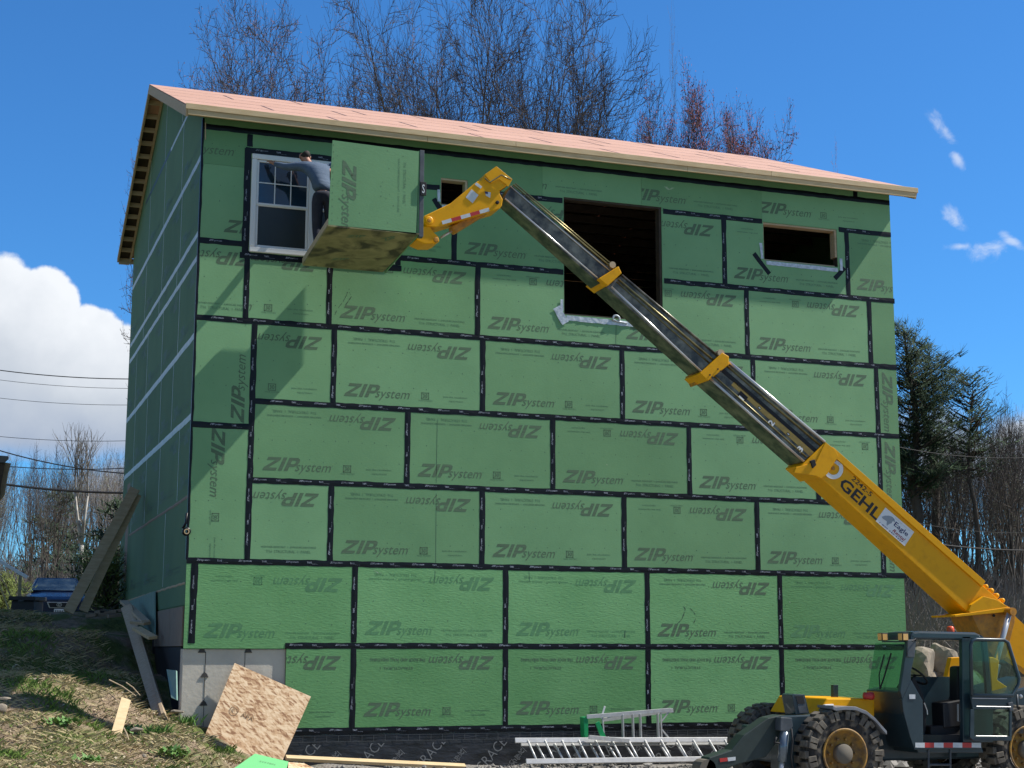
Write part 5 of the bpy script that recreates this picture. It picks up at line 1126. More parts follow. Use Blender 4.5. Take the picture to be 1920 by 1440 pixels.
for a, b in (((1130, 1345), (1133, 1388)), ((1239, 1334), (1241, 1389)), ((1241, 1352), (1257, 1331)), ((1241, 1368), (1256, 1386)), ((1140, 1382), (1152, 1388)), ((1139, 1346), (1150, 1342))): lbar(a, b, 'brace', .016, .022)
lbar((1134, 1324), (1127, 1347), 'brace', .014, .03, m=VINYL)
mb = MB(); mb.prism([lp(1094, 1345), lp(1103, 1344), lp(1103, 1385), lp(1096, 1385)], (0, .16, 0)); mb.build('top_cap', GREENP, step, bevel=.006)
mb = MB(); mb.prism([lp(1117, 1356, -.72), lp(1124, 1352, -.72), lp(1136, 1381, -.72), lp(1127, 1384, -.72)], (0, .03, 0)); mb.build('paint_shelf', GREENP, step, bevel=.004)

# ---------------------------------------------------------------- boards, planks, sheets
def quadslab(pts, t, m, name, label, cat, group=None, bevel=0.):
    P_ = [Vector(p) for p in pts]; n = (P_[1]-P_[0]).cross(P_[3]-P_[0]).normalized()
    mb = MB(); mb.origin = P_[0]; mb.prism(P_, n*t); o = mb.build(name, m, None, bevel=bevel); return tag(o, label, cat, group)
osb_c = [at(440, 1243, 1, -.06), at(583, 1306, 1, -.10), at(520, 1448, 1, -.50), at(380, 1389, 1, -.46)]
ob = quadslab(osb_c, .012, OSB, 'strand_board', 'square bare strand board sheet leaning tilted against the concrete corner', 'board')
pr = Print(osb_c[3]+(osb_c[2]-osb_c[3])*.22+(osb_c[0]-osb_c[3])*.48+Vector((0, -.016, 0)), (osb_c[2]-osb_c[3]).normalized(), (osb_c[0]-osb_c[3]).normalized())
STAMP = mat('faint_board_stamp', (.24, .155, .085), .8)
pr.poly([(.0+.06*math.cos(t), .06*math.sin(t)) for t in np.linspace(0, 2*math.pi, 20)[:-1]]) if False else None
for i in range(20):
    t0, t1 = 2*math.pi*i/20, 2*math.pi*(i+1)/20; pr.poly([(.065*math.cos(t0), .065*math.sin(t0)), (.065*math.cos(t1), .065*math.sin(t1)), (.055*math.cos(t1), .055*math.sin(t1)), (.055*math.cos(t0), .055*math.sin(t0))])
pr.text('R', -.03, -.03, h=.06); pr.text('APA', .12, -.03, w=.2, h=.06, off=.01); pr.mb.build('stamp', STAMP, ob, flip=False)
gs = [at(478, 1413, 1, -3.3), at(541, 1428, 1, -3.3), at(530, 1470, 1, -4.4), at(425, 1450, 1, -4.4)]
ob = quadslab(gs, .012, mat('fresh_green_scrap', (.16, .52, .20), .5), 'sheathing_scrap', 'bright green sheathing offcut lying at the foot of the strand board', 'board')
pr = Print(gs[0].lerp(gs[2], .30)+Vector((-.05, -.02, .016)), (gs[1]-gs[0]).normalized(), (gs[0]-gs[3]).normalized()); pr.text('SYSTEM', 0, 0, w=.2, h=.05); pr.mb.build('lettering', INK, ob, flip=False)
quadslab([at(541, 1429, 1, -1.9), at(570, 1431, 1, -1.7), at(600, 1446, 1, -2.2), at(540, 1446, 1, -2.4)], .014, OSB, 'strand_board_offcut', 'small strand board offcut beside the bright green offcut', 'board')
def plank(name, p, q, w_, t_, m, label, cat='plank', group=None, up=(0, 0, 1)):
    mb = MB(); mb.origin = Vector(p); mb.beam(p, q, w_, t_, up=up); o = mb.build(name, m, None, bevel=.004); return tag(o, label, cat, group)
plank('long_stud', at(536, 1421, 1, -.95), at(872, 1437, 1, -.80), .09, .05, WOOD, 'long pale stud lying on the ground in front of the black membrane', up=(0, -.5, 1))
plank('leaning_beam', at(246, 928, 0, X0-.12)+Vector((-.05, -1.2, 0)), dp(128, 1146, 27.5)+Vector((0, 0, -.02)), .06, .19, WOOD_GREY, 'tall weathered plank leaning on the side wall, nearer one of the pair', 'plank', 'leaning planks', up=(-.9, .1, .5))
plank('leaning_beam', at(250, 935, 0, X0-.1)+Vector((-.02, -.9, 0)), dp(156, 1146, 28.0), .06, .17, WOOD_GREY, 'tall weathered plank leaning on the side wall, shaded one behind its twin', 'plank', 'leaning planks', up=(-.9, .1, .5))
plank('sloping_plank', dp(236, 1138, 27.0), dp(301, 1348, 22.0), .17, .045, WOOD_GREY, 'long grey plank running down the bank with its lower end in sunlight', up=(-.35, -.9, .4))
plank('sloping_plank_edge', dp(247, 1140, 27.0), dp(309, 1345, 22.0), .05, .15, WOOD_GREY, 'narrow plank lying beside the long grey plank on the bank', up=(-.35, -.9, .4))
plank('short_board', dp(236, 1311, 20.6), dp(213, 1393, 19.9), .135, .03, WOOD, 'short fresh yellow board standing in the rough grass', up=(.1, -1, .25))
plank('fallen_plank', dp(232, 1128, 28.), dp(273, 1166, 25.5), .14, .05, WOOD_GREY, 'upper grey offcut lying on the bank beside the teal board', up=(0, -.4, 1))
plank('fallen_plank', dp(250, 1166, 25.7), dp(276, 1169, 25.4), .14, .05, WOOD_GREY, 'middle grey offcut lying on the bank under the upper one', up=(0, -.4, 1))
plank('fallen_plank', dp(256, 1178, 25.2), dp(287, 1196, 24.6), .15, .05, WOOD, 'lowest brown offcut on the bank, under the middle one', up=(0, -.4, 1))
quadslab([at(240, 1128, 0, X0-.05), at(290, 1108, 0, X0-.05), at(290, 1190, 0, X0-.08), at(255, 1165, 0, X0-.10)], .02, TEALF, 'foam_board', 'teal foam board leaning on the side wall near the dark post', 'board')
quadslab([at(312, 1255, 0, -.45), at(330, 1257, 0, -.42), at(331, 1312, 0, -.55), at(321, 1308, 0, -.58)], .02, TEALF, 'foam_scrap', 'narrow teal foam scrap standing by the black foundation', 'board')
for k, (px, py, D, s_) in enumerate([(172, 1156, 28, .20), (190, 1154, 28.2, .26), (208, 1150, 28.4, .22), (222, 1147, 28.5, .24), (180, 1150, 29, .2), (214, 1156, 27.6, .24)]):
    p = dp(px, py, D); a = rnd.uniform(-.6, .6); plank('brick_scrap', p+Vector((-s_*.5*math.cos(a), -s_*.5*math.sin(a), 0)), p+Vector((s_*.5*math.cos(a), s_*.5*math.sin(a), .03)), .09, .06, BROWNB, 'brown block offcut in the small heap at the top of the bank', 'block', 'heap of brown offcuts')
plank('dark_pipe', dp(134, 1150, 29.), dp(204, 1149, 29.), .08, .09, BLACK, 'dark timber lying along the crest behind the leaning planks', 'timber')

# tool chest and car -------------------------------------------------
tc_ = thing('tool_chest', 'black truck tool chest standing on the crest in front of the blue car', 'tool chest', dp(50, 1150, 33))
c0_ = dp(20, 1150, 33); c1_ = dp(62, 1150, 33)
mb = MB(); mb.prism([dp(20, 1150, 33), dp(62, 1151, 32.5), dp(80, 1151, 34), dp(40, 1151, 34.5)], (0, 0, .27)); mb.build('body', BLACK, tc_, bevel=.02)
mb = MB(); mb.prism([Vector(v_)+Vector((0, 0, .275)) for v_ in (dp(14, 1150, 32.9), dp(64, 1151, 32.4), dp(86, 1151, 34.1), dp(38, 1151, 34.6))], (0, 0, .09)); mb.build('lid', BLACK, tc_, bevel=.015)
p_ = dp(39, 1126.5, 32.7); mb = MB(); mb.box(p_+Vector((-.05, -.05, -.012)), p_+Vector((.06, -.03, .012))); mb.build('latch', DKGREY, tc_)
car = thing('parked_car', 'dark blue saloon car parked beyond the crest, seen from its front', 'car', (-.6, 26.5, 1.8))
def carmesh():
    _q = dp(110, 1150, 46); cx, cy, gz = _q.x, _q.y, 1.93
    def S(w0, zs, y): return [(cx-w0, y, gz+zs[0]), (cx-w0*1.0, y, gz+zs[1]), (cx-w0*.93, y, gz+zs[2]), (cx-w0*.5, y, gz+zs[3]), (cx+w0*.5, y, gz+zs[3]), (cx+w0*.93, y, gz+zs[2]), (cx+w0, y, gz+zs[1]), (cx+w0, y, gz+zs[0])]
    secs = [S(.74, (.28, .50, .66, .70), cy), S(.84, (.20, .52, .74, .79), cy+.15), S(.90, (.18, .60, .84, .90), cy+.6), S(.91, (.18, .64, .92, .99), cy+1.35), S(.91, (.18, .64, .93, 1.0), cy+2.9), S(.90, (.2, .64, .95, 1.0), cy+4.0), S(.8, (.3, .6, .85, .9), cy+4.7)]
    vs = [p for s_ in secs for p in s_]; fs = [(8*i+k, 8*i+(k+1) % 8, 8*i+8+(k+1) % 8, 8*i+8+k) for i in range(len(secs)-1) for k in range(8)]+[tuple(range(8)), tuple(range(len(vs)-1, len(vs)-9, -1))]
    mb = MB(); mb.add(vs, fs); mb.build('body', CARB, car, bevel=.03)
    # cabin
    def T(w0, z_, y): return [(cx-w0, y, gz+z_), (cx+w0, y, gz+z_)]
    a = T(.80, .97, cy+1.2); b = T(.60, 1.42, cy+2.0); c = T(.60, 1.43, cy+3.2); d = T(.78, 1.0, cy+4.1)
    mb = MB(); vs = a+b+c+d; mb.add(vs, [(0, 1, 3, 2), (2, 3, 5, 4), (4, 5, 7, 6), (0, 2, 4, 6), (1, 7, 5, 3), (0, 6, 7, 1)]); cab = mb.build('cabin', CARB, car, bevel=.03)
    mb = MB(); o = Vector((0, -.012, .012)); mb.add([Vector(a[0])+Vector((.07, .03, .03))+o, Vector(a[1])+Vector((-.07, .03, .03))+o, Vector(b[1])+Vector((-.05, -.05, -.04))+o, Vector(b[0])+Vector((.05, -.05, -.04))+o], [(0, 1, 2, 3)]); mb.build('windscreen', CARGLASS, cab)
    mb = MB(); mb.prism([(cx-.36, cy-.03, gz+.62), (cx+.36, cy-.03, gz+.62), (cx+.28, cy-.03, gz+.44), (cx-.28, cy-.03, gz+.44)], (0, .04, 0)); g = mb.build('grille', CHROME, car, bevel=.01)
    mb = MB(); mb.prism([(cx-.32, cy-.04, gz+.60), (cx+.32, cy-.04, gz+.60), (cx+.255, cy-.04, gz+.46), (cx-.255, cy-.04, gz+.46)], (0, .02, 0)); mb.build('grille_mesh', BLACK, g)
    mb = MB(); 
    for e_ in (-.022, .022): mb.lathe((cx+e_, cy-.05, gz+.54), (0, -1, 0), [(.055, 0), (.055, .012), (.042, .012), (.042, 0)], 16)
    mb.build('badge', CHROME, g)
    for s_ in (-1, 1):
        mb = MB(); mb.prism([(cx+s_*.46, cy-.005, gz+.62), (cx+s_*.74, cy+.12, gz+.66), (cx+s_*.80, cy+.16, gz+.52), (cx+s_*.50, cy-.0, gz+.48)], (0, .08, 0)); mb.build('headlight', LABEL, car, bevel=.01)
        mb = MB(); mb.box((cx+s_*.90, cy+1.25, gz+.93), (cx+s_*1.10, cy+1.40, gz+1.06)); mb.build('wing_mirror', CARB if s_ < 0 else CHROME, car, bevel=.04)
        for yy in (.85, 3.75):
            w0_ = bpy.data.objects.new('wheel', None); col.objects.link(w0_); w0_.parent = car; w0_.location = Vector((cx+s_*.8, cy+yy, gz+.31))-wloc(car)
            mb = MB(); mb.lathe((cx+s_*.8, cy+yy, gz+.31), (1, 0, 0), [(.2, -.11), (.31, -.10), (.31, .10), (.2, .11)], 24); mb.build('tyre', BLACK, w0_, smooth=True)
            mb = MB(); mb.lathe((cx+s_*.8, cy+yy, gz+.31), (s_, 0, 0), [(.2, .11), (.19, .08), (0, .09)], 20); mb.build('rim', ALU, w0_)
    mb = MB(); mb.box((cx-.14, cy-.03, gz+.27), (cx+.16, cy-.015, gz+.42)); pl = mb.build('licence_plate', WHITEP, car)
    pr = Print((cx-.14, cy-.032, gz+.27), (1, 0, 0), (0, 0, 1)); pr.text('HRT 482', .03, .04, w=.24, h=.07, off=.01) if False else None
    for s_ in range(5): pr.poly([(.03+s_*.05, .04), (.06+s_*.05, .04), (.06+s_*.05, .11), (.03+s_*.05, .11)])
    pr.mb.build('plate_marks', DKGREY, pl, flip=False)
carmesh()
# lean-to frame at the left edge
fr = thing('timber_stand', 'rough timber stand with a sloping white top board beside the tool chest', 'timber stand', dp(20, 1150, 33))
mb = MB(); mb.beam(dp(-30, 1035, 33), dp(52, 1083, 33), .10, .06); mb.build('top_board', VINYL, fr)
mb = MB(); mb.beam(dp(38, 1078, 33.3), dp(36, 1125, 33.3), .07, .07, up=(0, 1, 0)); mb.build('post', WOOD_GREY, fr)
mb = MB(); mb.beam(dp(-6, 1082, 32.8), dp(18, 1146, 32.8), .03, .03, up=(0, 1, 0)); mb.build('prop', WOOD, fr)
mb = MB(); mb.beam(dp(0, 1078, 33.2), dp(22, 1122, 33.2), .02, .02, up=(0, 1, 0)); mb.build('prop', WOOD_GREY, fr)
sh = thing('porch', 'corner of a neighbouring timber porch roof with gutter at the left edge', 'porch', dp(-10, 900, 26))
mb = MB(); mb.prism([dp(-60, 850, 26), dp(16, 855, 26), dp(16, 861, 26), dp(9, 868, 26), dp(-60, 864, 26)], (-.2, 1.5, 0)); mb.build('gutter', DKGREY, sh, bevel=.01)
mb = MB(); mb.prism([dp(-60, 864, 26.05), dp(9, 868, 26.05), dp(-2, 935, 26.05), dp(-60, 935, 26.05)], (-.2, 1.4, 0)); mb.build('fascia', WOOD_DARK, sh)
mb = MB(); mb.prism([dp(10, 867, 26.3), dp(21, 869, 26.3), dp(15, 890, 26.3), dp(9, 928, 26.3), dp(0, 940, 26.3), dp(2, 900, 26.3)], (-.1, .25, 0)); mb.build('rafter_tail', WOOD_GREY, sh)

# ---------------------------------------------------------------- cables
def cable(p, q, sag, r_, label, n=24):
    p, q = Vector(p), Vector(q); mb = MB(); mb.origin = p; pts = []
    for i in range(n+1):
        t = i/n; c = p.lerp(q, t); c.z -= sag*4*t*(1-t); pts.append(c)
    mb.path(pts, r_, 5); o = mb.build('utility_cable', CABLE, None); tag(o, label, 'cable', 'utility cables behind the house')
def line(a, b, D, r_, label, sag=.3, ext=1.0):
    A, B = dp(*a, D), dp(*b, D); cable(A-(B-A)*ext, B+(B-A)*.25, sag, r_, label)
line((0, 675), (243, 703), 44, .014, 'uppermost dark cable crossing the big cloud left of the house')
line((0, 694), (243, 721), 46, .007, 'thin cable second from the top across the cloud')
line((0, 728), (243, 752), 46, .007, 'thin cable third from the top across the cloud')
line((0, 800), (243, 819), 46, .008, 'thin cable crossing just above the bare treetops at left')
line((0, 809), (243, 874), 40, .016, 'slanting service cable dropping towards the house corner', sag=.5)
line((0, 852), (243, 869), 40, .012, 'lower thin cable just above the porch gutter')
line((14, 906), (240, 920), 40, .030, 'thick black cable starting from the porch corner', sag=.1, ext=.15)
cable(dp(1640, 828, 44), dp(1960, 856, 44), .2, .010, 'thin cable crossing the tall pine right of the house')
cable(dp(1640, 962, 44), dp(1960, 998, 44), .2, .008, 'faint cable between the pine trunks right of the house')
cable(dp(1600, 992, 42), dp(2000, 1031, 42), .2, .022, 'grey cable just above the yellow boom at right')

# ---------------------------------------------------------------- trees
def grow(r, base, height, rad, spread=.55, levels=4, trunk_frac=.3, tmb=None, cmb=None, budp=0., bmb=None, up=.35, nfork=3, twig_r=.011, bud_s=.05, density=1.0, crown_from=2, lean=(0, 0)):
    """trunk splitting into ascending limbs, each carrying shorter and shorter side branches"""
    def branch(p, d, L, rd, lev):
        n = (4, 7, 6, 4, 3, 3)[lev]
        pts = [p]; rr = [rd]; dd = d.copy(); step_ = L/n; q = p.copy(); jit = (.05, .09, .13, .18, .2, .2)[lev]; upk = (0, .16, .10, .05, .02, 0)[lev]*up*2
        for i in range(n):
            dd = (dd+Vector((r.gauss(0, jit), r.gauss(0, jit), r.gauss(0, jit*.6)+upk))).normalized()
            q = q+dd*step_; pts.append(q.copy()); rr.append(max(rd*(1-(i+1)/n*(.45 if lev == 0 else .85)), twig_r*.5))
        (tmb if lev < crown_from else cmb).path(pts, rr, 6 if lev < 2 else 3, cap=False)
        if lev >= levels-1 and budp and bmb is not None:
            for p_ in pts[1:]:
                for _ in range(2):
                    if r.random() < budp:
                        c = p_+Vector((r.gauss(0, .06), r.gauss(0, .06), r.gauss(0, .06))); s_ = bud_s*r.uniform(.6, 1.4)
                        a = Vector((r.gauss(0, 1), r.gauss(0, 1), r.gauss(0, 1))).normalized(); b = a.orthogonal().normalized()
                        bmb.add([c+a*s_, c+b*s_*.6, c-a*s_*.8, c-b*s_*.5], [(0, 1, 2, 3)])
        if lev >= levels: return
        k = max(2, int(round((nfork+4, nfork+5, nfork+4, nfork+1, nfork)[lev]*density*r.uniform(.85, 1.15))))
        a0 = r.uniform(0, 6.28)
        for j in range(k):
            t0 = (trunk_frac, .25, .2, .2, .2)[lev]; t = min(t0+(1-t0)*(j+r.random())/k, .99); ii = int(t*n); f_ = t*n-ii
            pp = pts[ii].lerp(pts[min(ii+1, n)], f_); rr_ = rr[ii]*(1-f_)+rr[min(ii+1, n)]*f_
            bd = (pts[min(ii+1, n)]-pts[ii]).normalized(); az_ = a0+j*2.4+r.uniform(-.5, .5)
            ang = spread*r.uniform(.65, 1.2)*(1.15 if lev == 0 else 1.0)*((1.15-.60*t) if lev == 0 else 1)
            o1 = bd.orthogonal().normalized(); o2 = bd.cross(o1)
            nd = (bd*math.cos(ang)+(o1*math.cos(az_)+o2*math.sin(az_))*math.sin(ang)).normalized()
            if lev >= 1 and nd.z < .05: nd.z = .05+abs(nd.z)*.5; nd.normalize()
            ratio = (r.uniform(.85, 1.1)*(1.75-.95*t), r.uniform(.34, .52)*(1.2-.6*t), r.uniform(.38, .58)*(1.15-.5*t), r.uniform(.4, .6), .5)[lev]
            branch(pp, nd, L*ratio, max(rr_*(.62, .55, .6, .6, .6)[lev], twig_r*(1.6, 1.4, 1.1, .9, .8)[lev]), lev+1)
    branch(Vector(base), Vector((lean[0], lean[1], 1)).normalized(), height*.50, rad, 0)
def bare_tree(name, label, base, height, rad, seed, group=None, budm=None, bark=BARK, twm=TWIG, width=None, pct=.97, kmin=.50, **k):
    """height is the full height of the crown; width, if given, its half width"""
    t = thing(name, label, 'tree', base, group); r = random.Random(seed); a, b, c = MB(), MB(), MB()
    grow(r, base, height, rad, tmb=a, cmb=b, bmb=c, **k)
    zs = sorted(v_[2] for v_ in b.v); top = zs[int(len(zs)*.9975)]-base[2]; kz = height/top
    rr = sorted(math.hypot(v_[0]-base[0], v_[1]-base[1]) for v_ in b.v); kw = width/rr[int(len(rr)*pct)] if width else kz
    if pct < .95: kw = max(kw, kmin*kz)
    lim = 1.1*rr[int(len(rr)*.90)]                       # rein in the odd straggling limb
    def pull(x_, y_):
        d_ = math.hypot(x_, y_); f_ = 1.0 if d_ < lim else (lim+(d_-lim)*.15)/d_
        return x_*f_*kw, y_*f_*kw
    for q_ in (a, b, c):
        out = []
        for x_, y_, z_ in q_.v:
            px_, py_ = pull(x_-base[0], y_-base[1]); out.append((base[0]+px_, base[1]+py_, base[2]+(z_-base[2])*kz))
        q_.v = out
    a.build('trunk', bark, t, smooth=True, flip=False); cr = b.build('crown', twm, t, flip=False)
    if c.f: c.build('buds', budm, cr, flip=False)
    return t
def copy_thing(root, loc, rz, s, label=None, group=None):
    r_ = root.copy(); col.objects.link(r_); r_.location = loc; r_.rotation_euler = (0, 0, rz); r_.scale = (s, s, s)
    if label: r_['label'] = label
    if group: r_['group'] = group
    for ch in list(root.children):
        c = ch.copy(); col.objects.link(c); c.parent = r_
        for g_ in ch.children: d = g_.copy(); col.objects.link(d); d.parent = c
    return r_
def gp(px, D):                  # ground point under a photograph column at depth D
    p = dp(px, 1150, D); p.z = H(p.x, p.y)-.15; return p
def top_at(px, py, D, base): return dp(px, py, D).z-base.z
def T(px, top, D, lab, seed, w_px, name='bare_tree', **k):
    b_ = gp(px, D); bare_tree(name, lab, b_, top_at(px, top, D, b_)*1.03, k.pop('rad', .25), seed, width=w_px*D/FPX, **k)
kb = dict(up=.34, trunk_frac=.30, twig_r=.0135, pct=.90)
T(550, -60, 46, 'broad tree with reddish brown buds rising behind the left half of the roof', 11, 165, 'budding_tree', budm=BUD, budp=.20, bud_s=.04, levels=4, spread=.80, nfork=5, **kb)
T(455, 20, 50, 'smaller budding tree just behind the roof ridge near its left end', 23, 120, 'budding_tree', budm=BUD, budp=.25, bud_s=.045, levels=4, spread=.8, nfork=5, **kb)
T(730, -60, 48, 'slim leafless tree between the budding trees and the tallest leafless one', 43, 120, levels=4, spread=.75, nfork=4, bark=BARK_D, **kb)
T(850, -130, 45, 'tallest leafless tree behind the roof above the yellow boom head', 37, 185, rad=.32, levels=4, spread=.80, nfork=5, bark=BARK_D, **kb)
T(1020, -110, 47, 'leafless tree just right of the tallest leafless one', 41, 140, rad=.28, levels=4, spread=.75, nfork=5, bark=BARK_D, **kb)
T(1095, 40, 49, 'rightmost leafless tree behind the roof, before the red budded ones', 47, 95, levels=4, spread=.75, nfork=5, bark=BARK_D, **kb)
km = dict(kmin=.34, budm=BUDR, bud_s=.055, levels=4, **kb)
T(1340, 120, 46, 'taller of the two red budded trees behind the right half of the roof', 53, 130, 'red_maple', budp=.45, spread=.85, nfork=6, **km)
T(1415, 185, 48, 'lower red budded tree on the right flank of the taller red one', 59, 115, 'red_maple', budp=.45, spread=.85, nfork=6, **km)
T(310, 160, 38, 'budding tree showing its side branches left of the gable', 61, 130, 'budding_tree', budm=BUD, budp=.2, bud_s=.04, levels=4, spread=.85, up=.3, trunk_frac=.3, nfork=4)
def conifer(name, label, base, height, rad, seed, wid, m, first=.25, tuft=.30, dense=1.0, droop=0., gap=.25, group=None, irregular=.35, ncl=11):
    t = thing(name, label, 'tree', base, group); r = random.Random(seed); tm, cm = MB(), MB(); B = Vector(base)
    pts = [B+Vector((r.gauss(0, .03)*i, r.gauss(0, .03)*i, height*i/8)) for i in range(9)]; tm.path(pts, [rad*(1-i/8.6) for i in range(9)], 8, cap=False)
    nl = int(height*first*0+height*(1-first)/.42*dense)
    for i in range(nl):
        f_ = first+(1-first)*(i+r.random())/nl; zc = height*f_; g = (1-f_)/(1-first)*(1 if droop else r.uniform(.85, 1.1))
        prof = (g**.75)*(1 if g < .8 else .92) if droop else min(1.0, .25+1.5*g)*(1.0 if g < .75 else .8); nb = r.randint(3, 6)
        for k in range(nb):
            L = wid*prof*r.uniform(1-irregular*1.6, 1.0+irregular*.3)+.25
            if r.random() < gap: L *= .45
            a = r.uniform(0, 2*math.pi); d = Vector((math.cos(a), math.sin(a), .10-droop+.35*(1-g)+(.30*r.random() if not droop else 0)))
            p0 = B+Vector((0, 0, zc)); npt = 4; bp = [p0]
            for j in range(npt): bp.append(bp[-1]+(d+Vector((r.gauss(0, .08), r.gauss(0, .08), .10*j*(1 if droop == 0 else .4)))).normalized()*L/npt)
            tm.path(bp, [.035*(L/wid+.3), .03*(L/wid+.2), .02, .012, .008], 3, cap=False)
            nt_ = max(2, int(L*3.2))
            for j in range(nt_):
                tt = .30+.70*(j+r.random())/nt_; ii = min(int(tt*npt), npt-1); c = bp[ii].lerp(bp[ii+1], tt*npt-ii)+Vector((r.gauss(0, .12), r.gauss(0, .12), r.gauss(.02, .05 if droop else .14)))
                for _ in range(ncl):
                    v_ = Vector((r.gauss(0, 1), r.gauss(0, 1), r.gauss(.45 if droop else .9, .7))); v_ = (v_.normalized()+d*.5).normalized(); w_ = v_.orthogonal().normalized()*tuft*.07; ln = tuft*r.uniform(.6, 1.2)
                    c2 = c+Vector((r.gauss(0, .12), r.gauss(0, .12), r.gauss(0, .07)))
                    cm.add([c2-w_, c2+w_, c2+v_*ln+w_*.3, c2+v_*ln-w_*.3], [(0, 1, 2, 3)])
    tm.build('trunk', BARK_D, t, smooth=True, flip=False); cm.build('crown', m, t, flip=False); return t
b_ = gp(1722, 50); conifer('pine_tree', 'tallest dark pine standing just right of the house', b_, top_at(1722, 608, 50, b_), .27, 3, 2.0, PINE, first=.42, tuft=.30, dense=2.8, gap=.22, irregular=.40, ncl=20)
b_ = gp(1758, 53); conifer('pine_tree', 'shorter pine leaning out behind the tallest pine', b_, top_at(1752, 655, 53, b_), .22, 5, 1.7, PINE, first=.45, tuft=.30, dense=2.2, gap=.3, irregular=.5)
b_ = gp(1838, 50); conifer('pine_tree', 'slender thin crowned pine right of the tallest pine', b_, top_at(1830, 702, 50, b_), .14, 8, 1.35, PINE, first=.60, tuft=.28, dense=2.6, gap=.3, irregular=.5)
b_ = gp(100, 62); conifer('spruce_tree', 'dark spruce standing in the bare woods at left', b_, top_at(105, 925, 62, b_), .2, 13, 2.3, SPRUCE, first=.05, tuft=.36, dense=1.3, droop=.25, gap=.1, irregular=.25)
b_ = gp(215, 50); conifer('spruce_tree', 'dark evergreen close behind the house back corner', b_, top_at(212, 950, 50, b_), .2, 17, 2.0, SPRUCE, first=.05, tuft=.36, dense=1.3, droop=.2, gap=.15)
b_ = gp(170, 55); conifer('spruce_tree', 'low evergreen between the birch and the back corner', b_, top_at(172, 1040, 55, b_), .15, 19, 1.6, SPRUCE, first=.03, tuft=.34, dense=1.3, droop=.2, gap=.1)
b_ = gp(200, 31.5); conifer('small_evergreen', 'small yellow green evergreen shrub right of the blue car', b_, 1.15, .03, 71, .55, mat('yellow_green_needles', (.09, .14, .025), .8, c2=(.16, .20, .04), nscale=3), first=.03, tuft=.13, dense=7.0, gap=.1, ncl=16)
b_ = gp(4, 36); conifer('small_evergreen', 'small yellow green shrub at the left edge beneath the porch', b_, .95, .03, 73, .2, mat('yellow_green_needles', (.09, .14, .025), .8), first=.03, tuft=.13, dense=7.0, gap=.1, ncl=16)
# the forked birch
b_ = gp(152, 56); bt = thing('birch_tree', 'white forked birch in the woods left of the house', 'tree', b_); mb = MB(); r = random.Random(2)
fk = dp(153, 1022, 56); mb.path([b_, dp(151, 1090, 56), fk], [.10, .09, .08], 7)
for e_ in ((143, 950), (141, 925), (165, 930), (149, 975)): mb.path([fk, dp((153+e_[0])/2-1, (1022+e_[1])/2, 56), dp(*e_, 56)], [.07, .055, .03], 5)
mb.build('trunk', BIRCH, bt, smooth=True, flip=False); mb = MB(); tm = MB()
for e_ in ((143, 950), (141, 925), (165, 930)): grow(r, dp(*e_, 56), 2.6, .03, tmb=mb, cmb=mb, levels=2, spread=.4, twig_r=.008)
mb.build('crown', TWIG_L, bt, flip=False)
# woodland trees: six models copied about
protos = []
for i in range(6):
    base = Vector((0, 0, 0)); hh = [11, 12.5, 10, 13, 11.5, 9.5][i]
    t = bare_tree('woodland_tree', 'slim bare woodland tree among many behind the house', base, hh, .11+.02*(i % 3), 100+i, width=hh*.17, budm=BUDG, budp=.10 if i in (1, 4) else 0, bud_s=.06, levels=3, spread=.60, up=.45, trunk_frac=.30, nfork=3, density=1.0, bark=BARK if i % 2 else BARK_D, twm=TWIG_L if i % 3 else TWIG, twig_r=.010)
    protos.append(t)
spots = []
r = random.Random(77)
for k in range(52):       # left woods
    D = r.uniform(52, 92); px = r.uniform(-60, 290); spots.append((px, D, r.uniform(815, 905), 'L'))
for k in range(50):       # right woods
    D = r.uniform(50, 90); px = r.uniform(1680, 2010); spots.append((px, D, r.uniform(725, 900), 'R'))
for i, (px, D, ty, sd_) in enumerate(spots):
    pr_ = protos[i % 6]; b_ = gp(px, D); hh = dp(px, ty, D).z-b_.z; full = [11, 12.5, 10, 13, 11.5, 9.5][i % 6]
    s_ = max(.45, hh/full); grp = 'bare trees in the woods left of the house' if sd_ == 'L' else 'bare trees on the slope right of the house'
    lab = 'slim bare tree among the woods behind the car' if sd_ == 'L' else 'slim bare tree on the wooded slope right of the house'
    if i < 6: pr_.location = b_; pr_.rotation_euler = (0, 0, r.uniform(0, 6)); pr_.scale = (s_, s_, s_); pr_['label'] = lab; pr_['group'] = grp
    else: copy_thing(pr_, b_, r.uniform(0, 6), s_, lab, grp)
# darker straight trunks on the right slope
for k, (px, D, ty, rr_) in enumerate([(1740, 52, 820, .17), (1775, 54, 820, .14), (1812, 50, 800, .13), (1866, 53, 760, .13), (1905, 50, 730, .15), (1888, 58, 790, .1), (1700, 56, 850, .12)]):
    b_ = gp(px, D); bare_tree('dark_trunk_tree', ['first', 'second', 'third', 'fourth', 'fifth', 'sixth', 'leftmost'][k]+' straight dark trunk counted rightwards beside the pines', b_, top_at(px, ty, D, b_), rr_, 300+k, width=1.7, group='straight dark trunks by the pines', levels=3, spread=.8, up=.2, trunk_frac=.3, nfork=5, bark=BARK_D, twm=TWIG)
